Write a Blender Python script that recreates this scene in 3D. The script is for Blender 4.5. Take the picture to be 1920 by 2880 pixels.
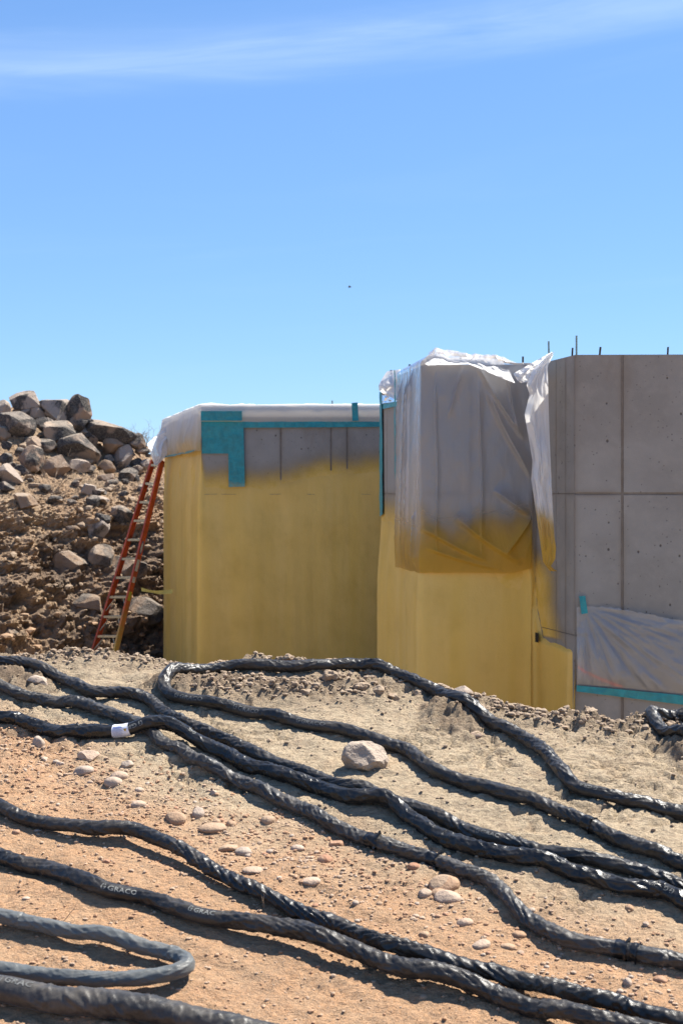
import bpy, bmesh, math, random
import numpy as np
from mathutils import Vector, Matrix
from mathutils.bvhtree import BVHTree

random.seed(7)
for o in list(bpy.data.objects):
    bpy.data.objects.remove(o, do_unlink=True)
SC = bpy.context.scene
COL = SC.collection
R = math.radians
CZ = 1.7                                   # height of the camera

# ------------------------------------------------------------------ camera
cam_d = bpy.data.cameras.new('camera')
cam = bpy.data.objects.new('camera', cam_d)
COL.objects.link(cam)
cam.location = (0, 0, CZ)
cam.rotation_euler = (R(90), 0, 0)
cam_d.sensor_fit = 'VERTICAL'
cam_d.sensor_height = 36
cam_d.sensor_width = 24
cam_d.lens = 50
cam_d.shift_y = -50 / 2880
cam_d.clip_start = 0.1
cam_d.clip_end = 3000
cam_d.dof.use_dof = True
cam_d.dof.focus_distance = 8.6
cam_d.dof.aperture_fstop = 5.6
SC.camera = cam

# ------------------------------------------------------------------ world and sun
SUN_EL, SUN_AZ = R(60), R(62)              # azimuth from +Y towards +X
world = bpy.data.worlds.new('World')
SC.world = world
world.use_nodes = True
wt = world.node_tree
wt.nodes.clear()


def nd(t, typ, props=None, **inp):
    n = t.nodes.new(typ)
    for k, v in (props or {}).items():
        setattr(n, k, v)
    for k, v in inp.items():
        key = k.replace('_', ' ')
        if key[0] == 'i' and key[1:].isdigit():
            s = n.inputs[int(key[1:])]
        else:
            s = n.inputs[key]
        if hasattr(v, 'is_output'):
            t.links.new(v, s)
        else:
            s.default_value = v
    return n


def mth(t, op, a, b=None, c=None, clamp=False):
    n = t.nodes.new('ShaderNodeMath')
    n.operation = op
    n.use_clamp = clamp
    for i, v in enumerate((a, b, c)):
        if v is None:
            continue
        if hasattr(v, 'is_output'):
            t.links.new(v, n.inputs[i])
        else:
            n.inputs[i].default_value = v
    return n.outputs[0]


def mix(t, f, a, b, blend='MIX'):
    n = t.nodes.new('ShaderNodeMix')
    n.data_type = 'RGBA'
    n.blend_type = blend
    n.clamp_factor = True
    for i, v in ((0, f), (6, a), (7, b)):
        if hasattr(v, 'is_output'):
            t.links.new(v, n.inputs[i])
        else:
            if i > 0 and len(v) == 3:
                v = (*v, 1)
            n.inputs[i].default_value = v
    return n.outputs[2]


def ramp(t, f, stops):
    n = t.nodes.new('ShaderNodeValToRGB')
    e = n.color_ramp.elements
    while len(e) < len(stops):
        e.new(0.5)
    for k, (p, c) in zip(e, stops):
        k.position = p
        k.color = (*c, 1) if len(c) == 3 else c
    t.links.new(f, n.inputs[0])
    return n.outputs[0]


def rng(t, v, a, b, c=0.0, d=1.0, smooth=True):
    n = t.nodes.new('ShaderNodeMapRange')
    n.interpolation_type = 'SMOOTHSTEP' if smooth else 'LINEAR'
    t.links.new(v, n.inputs[0])
    for i, x in enumerate((a, b, c, d)):
        n.inputs[i + 1].default_value = x
    return n.outputs[0]


def build_world():
    t = wt
    sky = nd(t, 'ShaderNodeTexSky', dict(sky_type='NISHITA', sun_disc=False, sun_elevation=SUN_EL,
             sun_rotation=SUN_AZ, altitude=900, air_density=1.0, dust_density=0.15, ozone_density=3.0))
    tc = nd(t, 'ShaderNodeTexCoord')
    sp = nd(t, 'ShaderNodeSeparateXYZ', i0=tc.outputs['Generated'])
    el = mth(t, 'ARCSINE', sp.outputs[2])
    az = mth(t, 'ARCTAN2', sp.outputs[0], sp.outputs[1])
    # thin high cirrus: long wisps, drawn out along a slightly rising direction
    band = mth(t, 'SUBTRACT', el, mth(t, 'MULTIPLY', az, 0.088))
    cv = nd(t, 'ShaderNodeCombineXYZ', i0=mth(t, 'MULTIPLY', az, 2.2), i1=mth(t, 'MULTIPLY', band, 22.0))
    n1 = nd(t, 'ShaderNodeTexNoise', i0=cv.outputs[0], Scale=1.0, Detail=5.0, Roughness=0.55, Distortion=0.6)
    wob = mth(t, 'MULTIPLY', mth(t, 'SUBTRACT', n1.outputs[0], 0.5), 0.05)
    d = mth(t, 'SUBTRACT', mth(t, 'ADD', band, wob), 0.309)
    g = mth(t, 'POWER', 2.718, mth(t, 'MULTIPLY', mth(t, 'MULTIPLY', d, d), -4200.0))
    cv2 = nd(t, 'ShaderNodeCombineXYZ', i0=mth(t, 'MULTIPLY', az, 4.0), i1=mth(t, 'MULTIPLY', band, 38.0), i2=3.0)
    n2 = nd(t, 'ShaderNodeTexNoise', i0=cv2.outputs[0], Scale=1.0, Detail=6.0, Roughness=0.6, Distortion=0.8)
    g = mth(t, 'MULTIPLY', g, rng(t, n2.outputs[0], 0.05, 0.85))
    veil = mth(t, 'MULTIPLY', rng(t, n1.outputs[0], 0.5, 0.85), 0.08)
    fac = mth(t, 'ADD', mth(t, 'MULTIPLY', g, 0.36), veil, clamp=True)
    gm = nd(t, 'ShaderNodeGamma', i0=sky.outputs[0], i1=0.60)
    gm = nd(t, 'ShaderNodeVectorMath', dict(operation='MULTIPLY'), i0=gm.outputs[0], i1=(1.87, 1.87, 1.87))
    hs = nd(t, 'ShaderNodeHueSaturation', Saturation=1.15, Value=1.0, Fac=1.0, Color=gm.outputs[0])
    tint = mix(t, 1.0, hs.outputs[0], SKY_TINT, 'MULTIPLY')
    c = mix(t, fac, tint, (6.0, 7.3, 8.8))
    bg = nd(t, 'ShaderNodeBackground', Color=c, Strength=SKY_STR)
    out = nd(t, 'ShaderNodeOutputWorld', Surface=bg.outputs[0])


SKY_STR = 0.064
SKY_TINT = (0.68, 0.94, 1.30)
build_world()
sun_d = bpy.data.lights.new('sun', 'SUN')
sun_d.energy = 5.0
sun_d.angle = R(0.53)
sun_d.color = (1.0, 0.95, 0.86)
sun = bpy.data.objects.new('sun', sun_d)
COL.objects.link(sun)
sdir = Vector((math.sin(SUN_AZ) * math.cos(SUN_EL), math.cos(SUN_AZ) * math.cos(SUN_EL), math.sin(SUN_EL)))
sun.rotation_euler = sdir.to_track_quat('Z', 'Y').to_euler()
sun.location = sdir * 60
vs = SC.view_settings
vs.view_transform = 'Standard'
vs.look = 'None'
vs.gamma = 1
vs.use_curve_mapping = False
vs.exposure = 1.25
SC.cycles.max_bounces = 6
SC.cycles.transparent_max_bounces = 12

# ------------------------------------------------------------------ noise
def _h(ix, iy, iz, seed):
    h = (ix.astype(np.int64) * 374761393 + iy.astype(np.int64) * 668265263 + iz.astype(np.int64) * 2147483647
         + seed * 974634777) & 0xFFFFFFFF
    h = ((h ^ (h >> 13)) * 1274126177) & 0xFFFFFFFF
    h = ((h ^ (h >> 16)) * 2246822519) & 0xFFFFFFFF
    h = h ^ (h >> 15)
    return (h & 0xFFFFFF) / 16777215.0


def n3(x, y, z=0.0, seed=0):
    x, y, z = np.broadcast_arrays(np.asarray(x, float), np.asarray(y, float), np.asarray(z, float))
    ix, iy, iz = np.floor(x), np.floor(y), np.floor(z)
    fx, fy, fz = x - ix, y - iy, z - iz
    fx, fy, fz = [f * f * f * (f * (f * 6 - 15) + 10) for f in (fx, fy, fz)]
    r = 0
    for a in (0, 1):
        for b in (0, 1):
            for c in (0, 1):
                w = (fx if a else 1 - fx) * (fy if b else 1 - fy) * (fz if c else 1 - fz)
                r = r + w * _h(ix + a, iy + b, iz + c, seed)
    return r


def fbm(x, y, z=0.0, seed=0, o=4, gain=0.5):
    s, a, tot, f = 0, 1.0, 0, 1.0
    for k in range(o):
        s = s + a * n3(np.asarray(x) * f + 17.3 * k, np.asarray(y) * f + 5.1 * k, np.asarray(z) * f, seed + k)
        tot += a
        a *= gain
        f *= 2.03
    return s / tot


def ridge(n):
    return 1 - np.abs(2 * n - 1)


def sst(x, a, b):
    t = np.clip((np.asarray(x, float) - a) / (b - a), 0, 1)
    return t * t * (3 - 2 * t)


# ------------------------------------------------------------------ mesh helpers
def mesh_obj(name, verts, faces, mat, parent=None, smooth=True, attrs=None, sharp=None):
    me = bpy.data.meshes.new(name)
    v = np.asarray(verts, np.float64).reshape(-1, 3)
    if isinstance(faces, np.ndarray) and faces.ndim == 2:
        nf, k = faces.shape
        me.vertices.add(len(v))
        me.vertices.foreach_set('co', v.astype(np.float32).ravel())
        me.loops.add(nf * k)
        me.loops.foreach_set('vertex_index', faces.astype(np.int32).ravel())
        me.polygons.add(nf)
        me.polygons.foreach_set('loop_start', np.arange(0, nf * k, k, dtype=np.int32))
        me.update(calc_edges=True)
    else:
        me.from_pydata([tuple(p) for p in v], [], [tuple(int(i) for i in f) for f in faces])
    me.polygons.foreach_set('use_smooth', np.full(len(me.polygons), smooth))
    for k, a in (attrs or {}).items():
        at = me.attributes.new(k, 'FLOAT', 'POINT')
        at.data.foreach_set('value', np.asarray(a, np.float32).ravel())
    if sharp:
        me.set_sharp_from_angle(angle=R(sharp))
    me.materials.append(mat)
    me.validate()
    o = bpy.data.objects.new(name, me)
    COL.objects.link(o)
    if parent is not None:
        o.parent = parent
        o.matrix_parent_inverse = parent.matrix_world.inverted()
    return o


def gridf(nu, nv, wrap=False):
    i, j = np.meshgrid(np.arange(nu - 1), np.arange(nv if wrap else nv - 1), indexing='ij')
    j2 = (j + 1) % nv
    return np.stack([i * nv + j, (i + 1) * nv + j, (i + 1) * nv + j2, i * nv + j2], -1).reshape(-1, 4)


def tag(o, label, cat, group=None, kind=None):
    if label:
        o['label'] = label
    if cat:
        o['category'] = cat
    if group:
        o['group'] = group
    if kind:
        o['kind'] = kind
    return o


def empty(name, loc=(0, 0, 0)):
    o = bpy.data.objects.new(name, None)
    COL.objects.link(o)
    o.location = loc
    o.matrix_world = Matrix.Translation(loc)
    return o


def boxv(c, ax, ay, az):
    """box from centre and three half-axis vectors"""
    c, ax, ay, az = [np.asarray(v, float) for v in (c, ax, ay, az)]
    v = [c + sx * ax + sy * ay + sz * az for sx in (-1, 1) for sy in (-1, 1) for sz in (-1, 1)]
    f = [(0, 1, 3, 2), (4, 6, 7, 5), (0, 4, 5, 1), (2, 3, 7, 6), (0, 2, 6, 4), (1, 5, 7, 3)]
    return v, f


def join(parts):
    V, F = [], []
    for v, f in parts:
        b = len(V)
        V += [tuple(p) for p in v]
        F += [tuple(i + b for i in q) for q in f]
    return V, F


def tube(pts, rad, n=8):
    pts = np.asarray(pts, float)
    rad = np.broadcast_to(rad, (len(pts),))
    T = np.gradient(pts, axis=0)
    T /= np.linalg.norm(T, axis=1)[:, None] + 1e-9
    ref = np.array([0.31, 0.2, 0.93]) if abs(T[0][2]) < 0.9 else np.array([1.0, 0.1, 0])
    S = np.cross(T, ref)
    S /= np.linalg.norm(S, axis=1)[:, None]
    U = np.cross(S, T)
    a = np.linspace(0, 2 * np.pi, n, endpoint=False)
    V = pts[:, None] + rad[:, None, None] * (np.cos(a)[None, :, None] * S[:, None] + np.sin(a)[None, :, None] * U[:, None])
    V = V.reshape(-1, 3).tolist()
    F = [tuple(q) for q in gridf(len(pts), n, True)]
    F.append(tuple(range(n))[::-1])
    F.append(tuple(range((len(pts) - 1) * n, len(pts) * n)))
    return V, F


K = 1920 / 1568.0


def pt(dx, dy, D):
    """a point D metres away that shows at (dx, dy)"""
    return np.array([(dx * K - 960) / 4000 * D, D, CZ + (1390 - dy * K) / 4000 * D])


# ------------------------------------------------------------------ materials
def newmat(name):
    m = bpy.data.materials.new(name)
    m.use_nodes = True
    m.node_tree.nodes.clear()
    return m, m.node_tree


def finish(t, surf):
    nd(t, 'ShaderNodeOutputMaterial', Surface=surf)


def noise(t, vec, scale, detail=4.0, rough=0.55, dist=0.0):
    return nd(t, 'ShaderNodeTexNoise', Vector=vec, Scale=scale, Detail=detail, Roughness=rough, Distortion=dist).outputs[0]


def scaled(t, vec, s):
    return nd(t, 'ShaderNodeVectorMath', dict(operation='MULTIPLY'), i0=vec, i1=s).outputs[0]


def bump(t, h, dist, strength=1.0, normal=None):
    n = nd(t, 'ShaderNodeBump', Height=h, Distance=dist, Strength=strength)
    if normal is not None:
        t.links.new(normal, n.inputs['Normal'])
    return n.outputs[0]


def soil_mat(name, tan, red, dark, rock=False):
    m, t = newmat(name)
    P = nd(t, 'ShaderNodeNewGeometry').outputs['Position']
    at = nd(t, 'ShaderNodeAttribute', dict(attribute_name='red')).outputs['Fac']
    nA = noise(t, P, 1.3, 5, 0.6)
    nB = noise(t, P, 9.0, 6, 0.65)
    nC = noise(t, scaled(t, P, (30, 55, 55)), 1.0, 5, 0.7)
    nD = noise(t, P, 160.0, 4, 0.7)
    f = mth(t, 'ADD', at, mth(t, 'MULTIPLY', mth(t, 'SUBTRACT', nB, 0.5), 0.9), clamp=True)
    c = mix(t, f, tan, red)
    c = mix(t, rng(t, nA, 0.35, 0.7, 0.0, 0.35), c, mix(t, 0.5, c, dark))
    c = mix(t, rng(t, nC, 0.40, 0.60, 0.75, 0.0), c, mix(t, 0.6, c, dark))
    c = mix(t, rng(t, nD, 0.35, 0.7, 0.0, 0.5), c, mix(t, 0.5, c, (0.50, 0.42, 0.33)))
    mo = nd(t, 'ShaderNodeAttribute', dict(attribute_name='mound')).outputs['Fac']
    c = mix(t, mth(t, 'MULTIPLY', mo, rng(t, nB, 0.3, 0.6, 0.35, 0.9)), c, (0.165, 0.118, 0.082))  # brown broken soil, colour also darkened for the clods' self-shadow
    if rock:
        nr = noise(t, scaled(t, P, (0.55, 0.55, 1.0)), 0.9, 6, 0.62, 0.6)
        low = nd(t, 'ShaderNodeAttribute', dict(attribute_name='rocky')).outputs['Fac']
        rf = mth(t, 'MULTIPLY', rng(t, mth(t, 'ADD', nr, mth(t, 'MULTIPLY', low, 0.22)), 0.60, 0.72), 0.7)
        c = mix(t, rf, c, mix(t, rng(t, nB, 0.35, 0.65), (0.10, 0.078, 0.064), (0.22, 0.16, 0.115)))
    hgt = mth(t, 'ADD', mth(t, 'MULTIPLY', nC, 0.7), mth(t, 'MULTIPLY', nD, 0.25))
    nrm = bump(t, hgt, 0.035 if not rock else 0.06, 1.0)
    nrm = bump(t, nB, 0.03 if not rock else 0.12, 0.7, nrm)
    b = nd(t, 'ShaderNodeBsdfPrincipled', Base_Color=c, Roughness=0.95, Normal=nrm)
    b.inputs['Specular IOR Level'].default_value = 0.15
    finish(t, b.outputs[0])
    return m


TAN, RED, DRK = (0.45, 0.352, 0.232), (0.50, 0.277, 0.142), (0.17, 0.115, 0.072)
M_ground = soil_mat('dry_soil', TAN, RED, DRK)
M_bank = soil_mat('bank_soil', (0.45, 0.32, 0.20), (0.44, 0.268, 0.148), (0.19, 0.127, 0.08), True)


def rock_mat(name, base, dark, darkness, warm=(0.46, 0.33, 0.22), dusty=0.5):
    base, warm = [tuple(0.80 * q for q in v_) for v_ in (base, warm)]
    m, t = newmat(name)
    tc = nd(t, 'ShaderNodeTexCoord').outputs['Object']
    info = nd(t, 'ShaderNodeObjectInfo')
    off = nd(t, 'ShaderNodeVectorMath', dict(operation='ADD'), i0=tc,
             i1=nd(t, 'ShaderNodeCombineXYZ', i0=mth(t, 'MULTIPLY', info.outputs['Random'], 40.0)).outputs[0]).outputs[0]
    a = noise(t, off, 1.6, 6, 0.62, 0.5)
    b_ = noise(t, off, 7.0, 6, 0.7)
    c_ = noise(t, off, 30.0, 5, 0.7)
    c = mix(t, info.outputs['Random'], base, warm)
    c = mix(t, rng(t, b_, 0.38, 0.66, 0, 0.6), c, mix(t, 0.5, c, (0.30, 0.25, 0.21)))
    if darkness > 0:
        c = mix(t, rng(t, a, 0.62 - darkness * 0.25, 0.70 - darkness * 0.25), c, mix(t, rng(t, c_, 0.4, 0.65), dark, (0.13, 0.115, 0.10)))
    nz = nd(t, 'ShaderNodeSeparateXYZ', i0=nd(t, 'ShaderNodeNewGeometry').outputs['Normal']).outputs[2]
    dust = mth(t, 'MULTIPLY', rng(t, mth(t, 'ADD', nz, mth(t, 'MULTIPLY', mth(t, 'SUBTRACT', b_, 0.5), 1.6)), 0.55, 1.0), dusty)
    c = mix(t, dust, c, (0.37, 0.30, 0.23))
    nrm = bump(t, b_, 0.10, 0.6)
    nrm = bump(t, c_, 0.03, 0.6, nrm)
    b = nd(t, 'ShaderNodeBsdfPrincipled', Base_Color=c, Roughness=0.88, Normal=nrm)
    b.inputs['Specular IOR Level'].default_value = 0.25
    finish(t, b.outputs[0])
    return m


M_rock_tan = rock_mat('tan_rock', (0.40, 0.30, 0.215), (0.045, 0.04, 0.036), 0.6, (0.38, 0.25, 0.165))
M_rock_dark = rock_mat('varnished_rock', (0.32, 0.26, 0.21), (0.045, 0.04, 0.038), 0.9, (0.30, 0.22, 0.16), 0.45)
M_rock_pale = rock_mat('pale_rock', (0.42, 0.345, 0.285), (0.055, 0.048, 0.043), 0.5, (0.40, 0.31, 0.24), 0.4)
M_rock_brown = rock_mat('brown_rock', (0.33, 0.225, 0.15), (0.06, 0.05, 0.04), 0.3, (0.36, 0.24, 0.15))


M_rock_buried = rock_mat('earthy_rock', (0.27, 0.19, 0.13), (0.075, 0.058, 0.046), 0.7, (0.31, 0.205, 0.13), 0.3)
M_rock_slope = rock_mat('slope_boulder_rock', (0.50, 0.40, 0.31), (0.2, 0.15, 0.11), 0.05, (0.46, 0.35, 0.26), 0.3)


def pebble_mat(name, c1, c2):
    c1, c2 = [tuple(0.78 * q for q in v_) for v_ in (c1, c2)]
    m, t = newmat(name)
    tc = nd(t, 'ShaderNodeTexCoord').outputs['Object']
    info = nd(t, 'ShaderNodeObjectInfo')
    P = nd(t, 'ShaderNodeNewGeometry').outputs['Position']
    n1 = noise(t, tc, 2.2, 5, 0.6)
    n2 = noise(t, tc, 14.0, 5, 0.7)
    n0 = noise(t, P, 6.0, 2, 0.5)
    c = mix(t, mth(t, 'FRACT', mth(t, 'ADD', info.outputs['Random'], mth(t, 'MULTIPLY', n0, 1.7))), c1, c2)
    c = mix(t, rng(t, n1, 0.35, 0.7, 0, 0.45), c, mix(t, 0.5, c, (0.30, 0.20, 0.13)))
    nz = nd(t, 'ShaderNodeSeparateXYZ', i0=tc).outputs[2]
    c = mix(t, rng(t, mth(t, 'ADD', nz, mth(t, 'MULTIPLY', n2, 0.5)), -0.3, 0.15, 0.75, 0.0), c, (0.35, 0.215, 0.125))
    nrm = bump(t, n2, 0.05, 0.4)
    b = nd(t, 'ShaderNodeBsdfPrincipled', Base_Color=c, Roughness=0.8, Normal=nrm)
    b.inputs['Specular IOR Level'].default_value = 0.3
    finish(t, b.outputs[0])
    return m


M_peb_tan = pebble_mat('tan_pebble', (0.42, 0.255, 0.15), (0.44, 0.31, 0.205))
M_peb_red = pebble_mat('reddish_pebble', (0.38, 0.19, 0.11), (0.45, 0.27, 0.17))
M_peb_pale = pebble_mat('pale_pebble', (0.47, 0.33, 0.23), (0.51, 0.40, 0.31))
M_peb_grey = pebble_mat('grey_pebble', (0.42, 0.33, 0.26), (0.46, 0.37, 0.29))
M_clod = pebble_mat('dry_clod', (0.29, 0.208, 0.14), (0.38, 0.285, 0.195))
M_grit = pebble_mat('soil_grit', (0.44, 0.25, 0.14), (0.50, 0.36, 0.25))

FOAM = (0.61, 0.39, 0.068)
FOAM2 = (0.68, 0.46, 0.14)
OLIVE = (0.24, 0.175, 0.08)


def wall_mat(name, base, joint=False):
    m, t = newmat(name)
    P = nd(t, 'ShaderNodeNewGeometry').outputs['Position']
    n1 = noise(t, P, 1.1, 5, 0.6, 0.4)
    n2 = noise(t, P, 6.0, 6, 0.65)
    n3_ = noise(t, P, 70.0, 3, 0.6)
    c = mix(t, rng(t, n1, 0.3, 0.7), base, tuple(b * k for b, k in zip(base, (0.80, 0.78, 0.76))))
    c = mix(t, rng(t, n2, 0.4, 0.75, 0, 0.5), c, tuple(b * k for b, k in zip(base, (1.12, 1.10, 1.06))))
    n4 = noise(t, scaled(t, P, (1.0, 1.0, 0.35)), 2.6, 4, 0.6)
    c = mix(t, rng(t, n4, 0.56, 0.75, 0, 0.45), c, (0.20, 0.16, 0.125))
    # bug holes
    v = nd(t, 'ShaderNodeTexVoronoi', dict(feature='F1'), Vector=scaled(t, P, (1, 1, 0.75)), Scale=11.0, Randomness=1.0)
    hole = mth(t, 'SUBTRACT', v.outputs['Distance'], mth(t, 'MULTIPLY', noise(t, P, 4.0, 3), 0.16))
    hm = mth(t, 'MULTIPLY', rng(t, hole, 0.0, 0.045, 1.0, 0.0), mth(t, 'GREATER_THAN', nd(t, 'ShaderNodeSeparateXYZ', i0=v.outputs['Color']).outputs[0], 0.62))
    v2 = nd(t, 'ShaderNodeTexVoronoi', dict(feature='F1'), Vector=P, Scale=26.0, Randomness=1.0)
    hm2 = rng(t, mth(t, 'SUBTRACT', v2.outputs['Distance'], mth(t, 'MULTIPLY', noise(t, P, 2.3, 3), 0.22)), 0.0, 0.05, 0.7, 0.0)
    hm2 = mth(t, 'MULTIPLY', hm2, mth(t, 'GREATER_THAN', nd(t, 'ShaderNodeSeparateXYZ', i0=v2.outputs['Color']).outputs[0], 0.6))
    hm = mth(t, 'MAXIMUM', hm, hm2)
    c = mix(t, mth(t, 'MULTIPLY', hm, 0.8), c, (0.06, 0.05, 0.042))
    st = nd(t, 'ShaderNodeAttribute', dict(attribute_name='stain')).outputs['Fac']
    c = mix(t, mth(t, 'MULTIPLY', st, 0.55), c, (0.185, 0.155, 0.125))
    if joint:
        c = mix(t, rng(t, n2, 0.3, 0.7), (0.165, 0.14, 0.115), (0.21, 0.185, 0.16))
    sp = nd(t, 'ShaderNodeAttribute', dict(attribute_name='spray')).outputs['Fac']
    sf = mth(t, 'ADD', sp, mth(t, 'MULTIPLY', mth(t, 'SUBTRACT', n3_, 0.5), mth(t, 'MULTIPLY', mth(t, 'MULTIPLY', sp, mth(t, 'SUBTRACT', 1.0, sp)), 1.5)), clamp=True)
    c = mix(t, rng(t, sf, 0.0, 0.7), c, OLIVE)
    c = mix(t, rng(t, sf, 0.2, 1.0), c, mix(t, rng(t, n2, 0.3, 0.7), FOAM, FOAM2))
    nrm = bump(t, n3_, 0.004, 0.5)
    nrm = bump(t, hm, -0.01, 0.6, nrm)
    b = nd(t, 'ShaderNodeBsdfPrincipled', Base_Color=c, Roughness=0.85, Normal=nrm)
    b.inputs['Specular IOR Level'].default_value = 0.25
    finish(t, b.outputs[0])
    return m


M_conc = wall_mat('form_concrete', (0.262, 0.252, 0.236))
M_joint = wall_mat('joint_concrete', (0.33, 0.29, 0.255), True)


def foam_mat():
    m, t = newmat('spray_foam')
    P = nd(t, 'ShaderNodeNewGeometry').outputs['Position']
    n1 = noise(t, scaled(t, P, (3.2, 3.2, 0.16)), 1.0, 4, 0.6)
    n2 = noise(t, P, 2.2, 5, 0.6)
    n3_ = noise(t, P, 55.0, 3, 0.55)
    n4 = noise(t, scaled(t, P, (14, 14, 6)), 1.0, 3, 0.5)
    c = mix(t, rng(t, n1, 0.1, 0.9), FOAM, FOAM2)
    c = mix(t, rng(t, n2, 0.4, 0.85, 0, 0.5), c, (0.43, 0.265, 0.042))
    sp = nd(t, 'ShaderNodeAttribute', dict(attribute_name='spray')).outputs['Fac']
    c0 = mix(t, rng(t, sp, 0.0, 0.6), (0.225, 0.212, 0.195), OLIVE)
    c = mix(t, rng(t, sp, 0.2, 1.0), c0, c)
    nrm = bump(t, n3_, 0.005, 0.4)
    nrm = bump(t, n4, 0.008, 0.3, nrm)
    b = nd(t, 'ShaderNodeBsdfPrincipled', Base_Color=c, Roughness=0.5, Normal=nrm)
    b.inputs['Specular IOR Level'].default_value = 0.35
    finish(t, b.outputs[0])
    return m


M_foam = foam_mat()


def plastic_mat(name, alpha, tint=(0.80, 0.83, 0.91), rough=0.22, gloss=1.0, bmp=0.03):
    m, t = newmat(name)
    P = nd(t, 'ShaderNodeNewGeometry').outputs['Position']
    n1 = noise(t, scaled(t, P, (9, 9, 3.5)), 1.0, 4, 0.55, 0.8)
    n2 = noise(t, P, 30.0, 3, 0.5)
    sp = nd(t, 'ShaderNodeAttribute', dict(attribute_name='spray')).outputs['Fac']
    sf = mth(t, 'MULTIPLY', sp, rng(t, noise(t, P, 9.0, 4, 0.6), 0.1, 0.5, 0.75, 1.0), clamp=True)
    c = mix(t, rng(t, sf, 0.0, 0.7), tint, (0.58, 0.41, 0.14))
    c = mix(t, rng(t, sf, 0.3, 1.0), c, FOAM)
    nrm = bump(t, n1, bmp, 0.35)
    nrm = bump(t, n2, bmp * 0.12, 0.3, nrm)
    dif = nd(t, 'ShaderNodeBsdfDiffuse', Color=c, Normal=nrm)
    trn = nd(t, 'ShaderNodeBsdfTranslucent', Color=c, Normal=nrm)
    body = nd(t, 'ShaderNodeMixShader', i0=0.5, i1=dif.outputs[0], i2=trn.outputs[0]).outputs[0]
    trp = nd(t, 'ShaderNodeBsdfTransparent', Color=(0.93, 0.93, 0.94, 1))
    lw = nd(t, 'ShaderNodeLayerWeight', Blend=0.35, Normal=nrm).outputs['Facing']
    al = mth(t, 'ADD', alpha, mth(t, 'MULTIPLY', mth(t, 'POWER', lw, 2.0), 0.35), clamp=True)
    al = mth(t, 'MAXIMUM', al, mth(t, 'MULTIPLY', sf, 1.0))
    body = nd(t, 'ShaderNodeMixShader', i0=al, i1=trp.outputs[0], i2=body).outputs[0]
    gl = nd(t, 'ShaderNodeBsdfGlossy', Color=(0.95, 0.97, 1, 1), Roughness=rough, Normal=nrm)
    fr = nd(t, 'ShaderNodeFresnel', IOR=1.45, Normal=nrm).outputs[0]
    fr = mth(t, 'MULTIPLY', mth(t, 'MULTIPLY', fr, gloss), mth(t, 'SUBTRACT', 1.0, mth(t, 'MULTIPLY', sf, 0.85)))
    s = nd(t, 'ShaderNodeMixShader', i0=fr, i1=body, i2=gl.outputs[0]).outputs[0]
    finish(t, s)
    return m


M_film = plastic_mat('clear_film', 0.33, (0.80, 0.81, 0.85), 0.26, 1.35)
M_film_white = plastic_mat('milky_film', 0.80, (0.84, 0.83, 0.81), 0.55, 0.15, 0.005)


def simple(name, col, rough=0.6, metal=0.0, spec=0.4, var=0.25, nscale=8.0, bmp=0.0, coat=0.0):
    m, t = newmat(name)
    P = nd(t, 'ShaderNodeNewGeometry').outputs['Position']
    n = noise(t, P, nscale, 5, 0.6)
    c = mix(t, rng(t, n, 0.3, 0.7), col, tuple(x * (1 - var) for x in col))
    b = nd(t, 'ShaderNodeBsdfPrincipled', Base_Color=c, Roughness=rough, Metallic=metal)
    b.inputs['Specular IOR Level'].default_value = spec
    if bmp:
        t.links.new(bump(t, n, bmp, 0.6), b.inputs['Normal'])
    finish(t, b.outputs[0])
    return m


def oversprayed(name, col, rough, var, nscale, over, bmp):
    m, t = newmat(name)
    P = nd(t, 'ShaderNodeNewGeometry').outputs['Position']
    n = noise(t, P, nscale, 5, 0.6)
    sp = nd(t, 'ShaderNodeAttribute', dict(attribute_name='spray')).outputs['Fac']
    c = mix(t, rng(t, n, 0.3, 0.7), col, tuple(x * (1 - var) for x in col))
    c = mix(t, rng(t, mth(t, 'ADD', sp, mth(t, 'MULTIPLY', mth(t, 'SUBTRACT', n, 0.5), 0.2)), 0.55, 1.0), c, over)
    b = nd(t, 'ShaderNodeBsdfPrincipled', Base_Color=c, Roughness=rough)
    if bmp:
        t.links.new(bump(t, n, bmp, 0.7), b.inputs['Normal'])
    finish(t, b.outputs[0])
    return m


M_tape = oversprayed('teal_tape', (0.0, 0.24, 0.28), 0.4, 0.3, 16, FOAM, 0.012)
M_rebar = simple('rusty_rebar', (0.055, 0.040, 0.032), 0.7, var=0.4, nscale=40)
M_rebar_g = simple('epoxy_rebar', (0.20, 0.29, 0.28), 0.55, var=0.2, nscale=40)
M_orange = oversprayed('orange_fibreglass', (0.56, 0.085, 0.02), 0.45, 0.45, 7, (0.66, 0.46, 0.10), 0.0)
M_alu = simple('ladder_aluminium', (0.58, 0.52, 0.36), 0.42, metal=0.7, var=0.3, nscale=15)
M_label_y = simple('yellow_sticker', (0.65, 0.50, 0.06), 0.5, nscale=90, var=0.5)
M_label_w = simple('white_sticker', (0.6, 0.57, 0.48), 0.5, nscale=90, var=0.5)
M_label_b = simple('blue_sticker', (0.10, 0.13, 0.26), 0.5, nscale=60, var=0.4)
M_strap = simple('yellow_strap', (0.75, 0.66, 0.22), 0.6)
M_paint = simple('orange_marking_paint', (0.85, 0.12, 0.04), 0.6)
M_twig = simple('dry_twig', (0.25, 0.18, 0.12), 0.9, nscale=20)
M_bird = simple('bird_feather', (0.05, 0.06, 0.06), 0.8)
M_print = simple('worn_grey_print', (0.17, 0.17, 0.16), 0.7, var=0.55, nscale=70)
M_print_w = simple('white_print', (0.22, 0.22, 0.20), 0.7, var=0.3, nscale=70)
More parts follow.
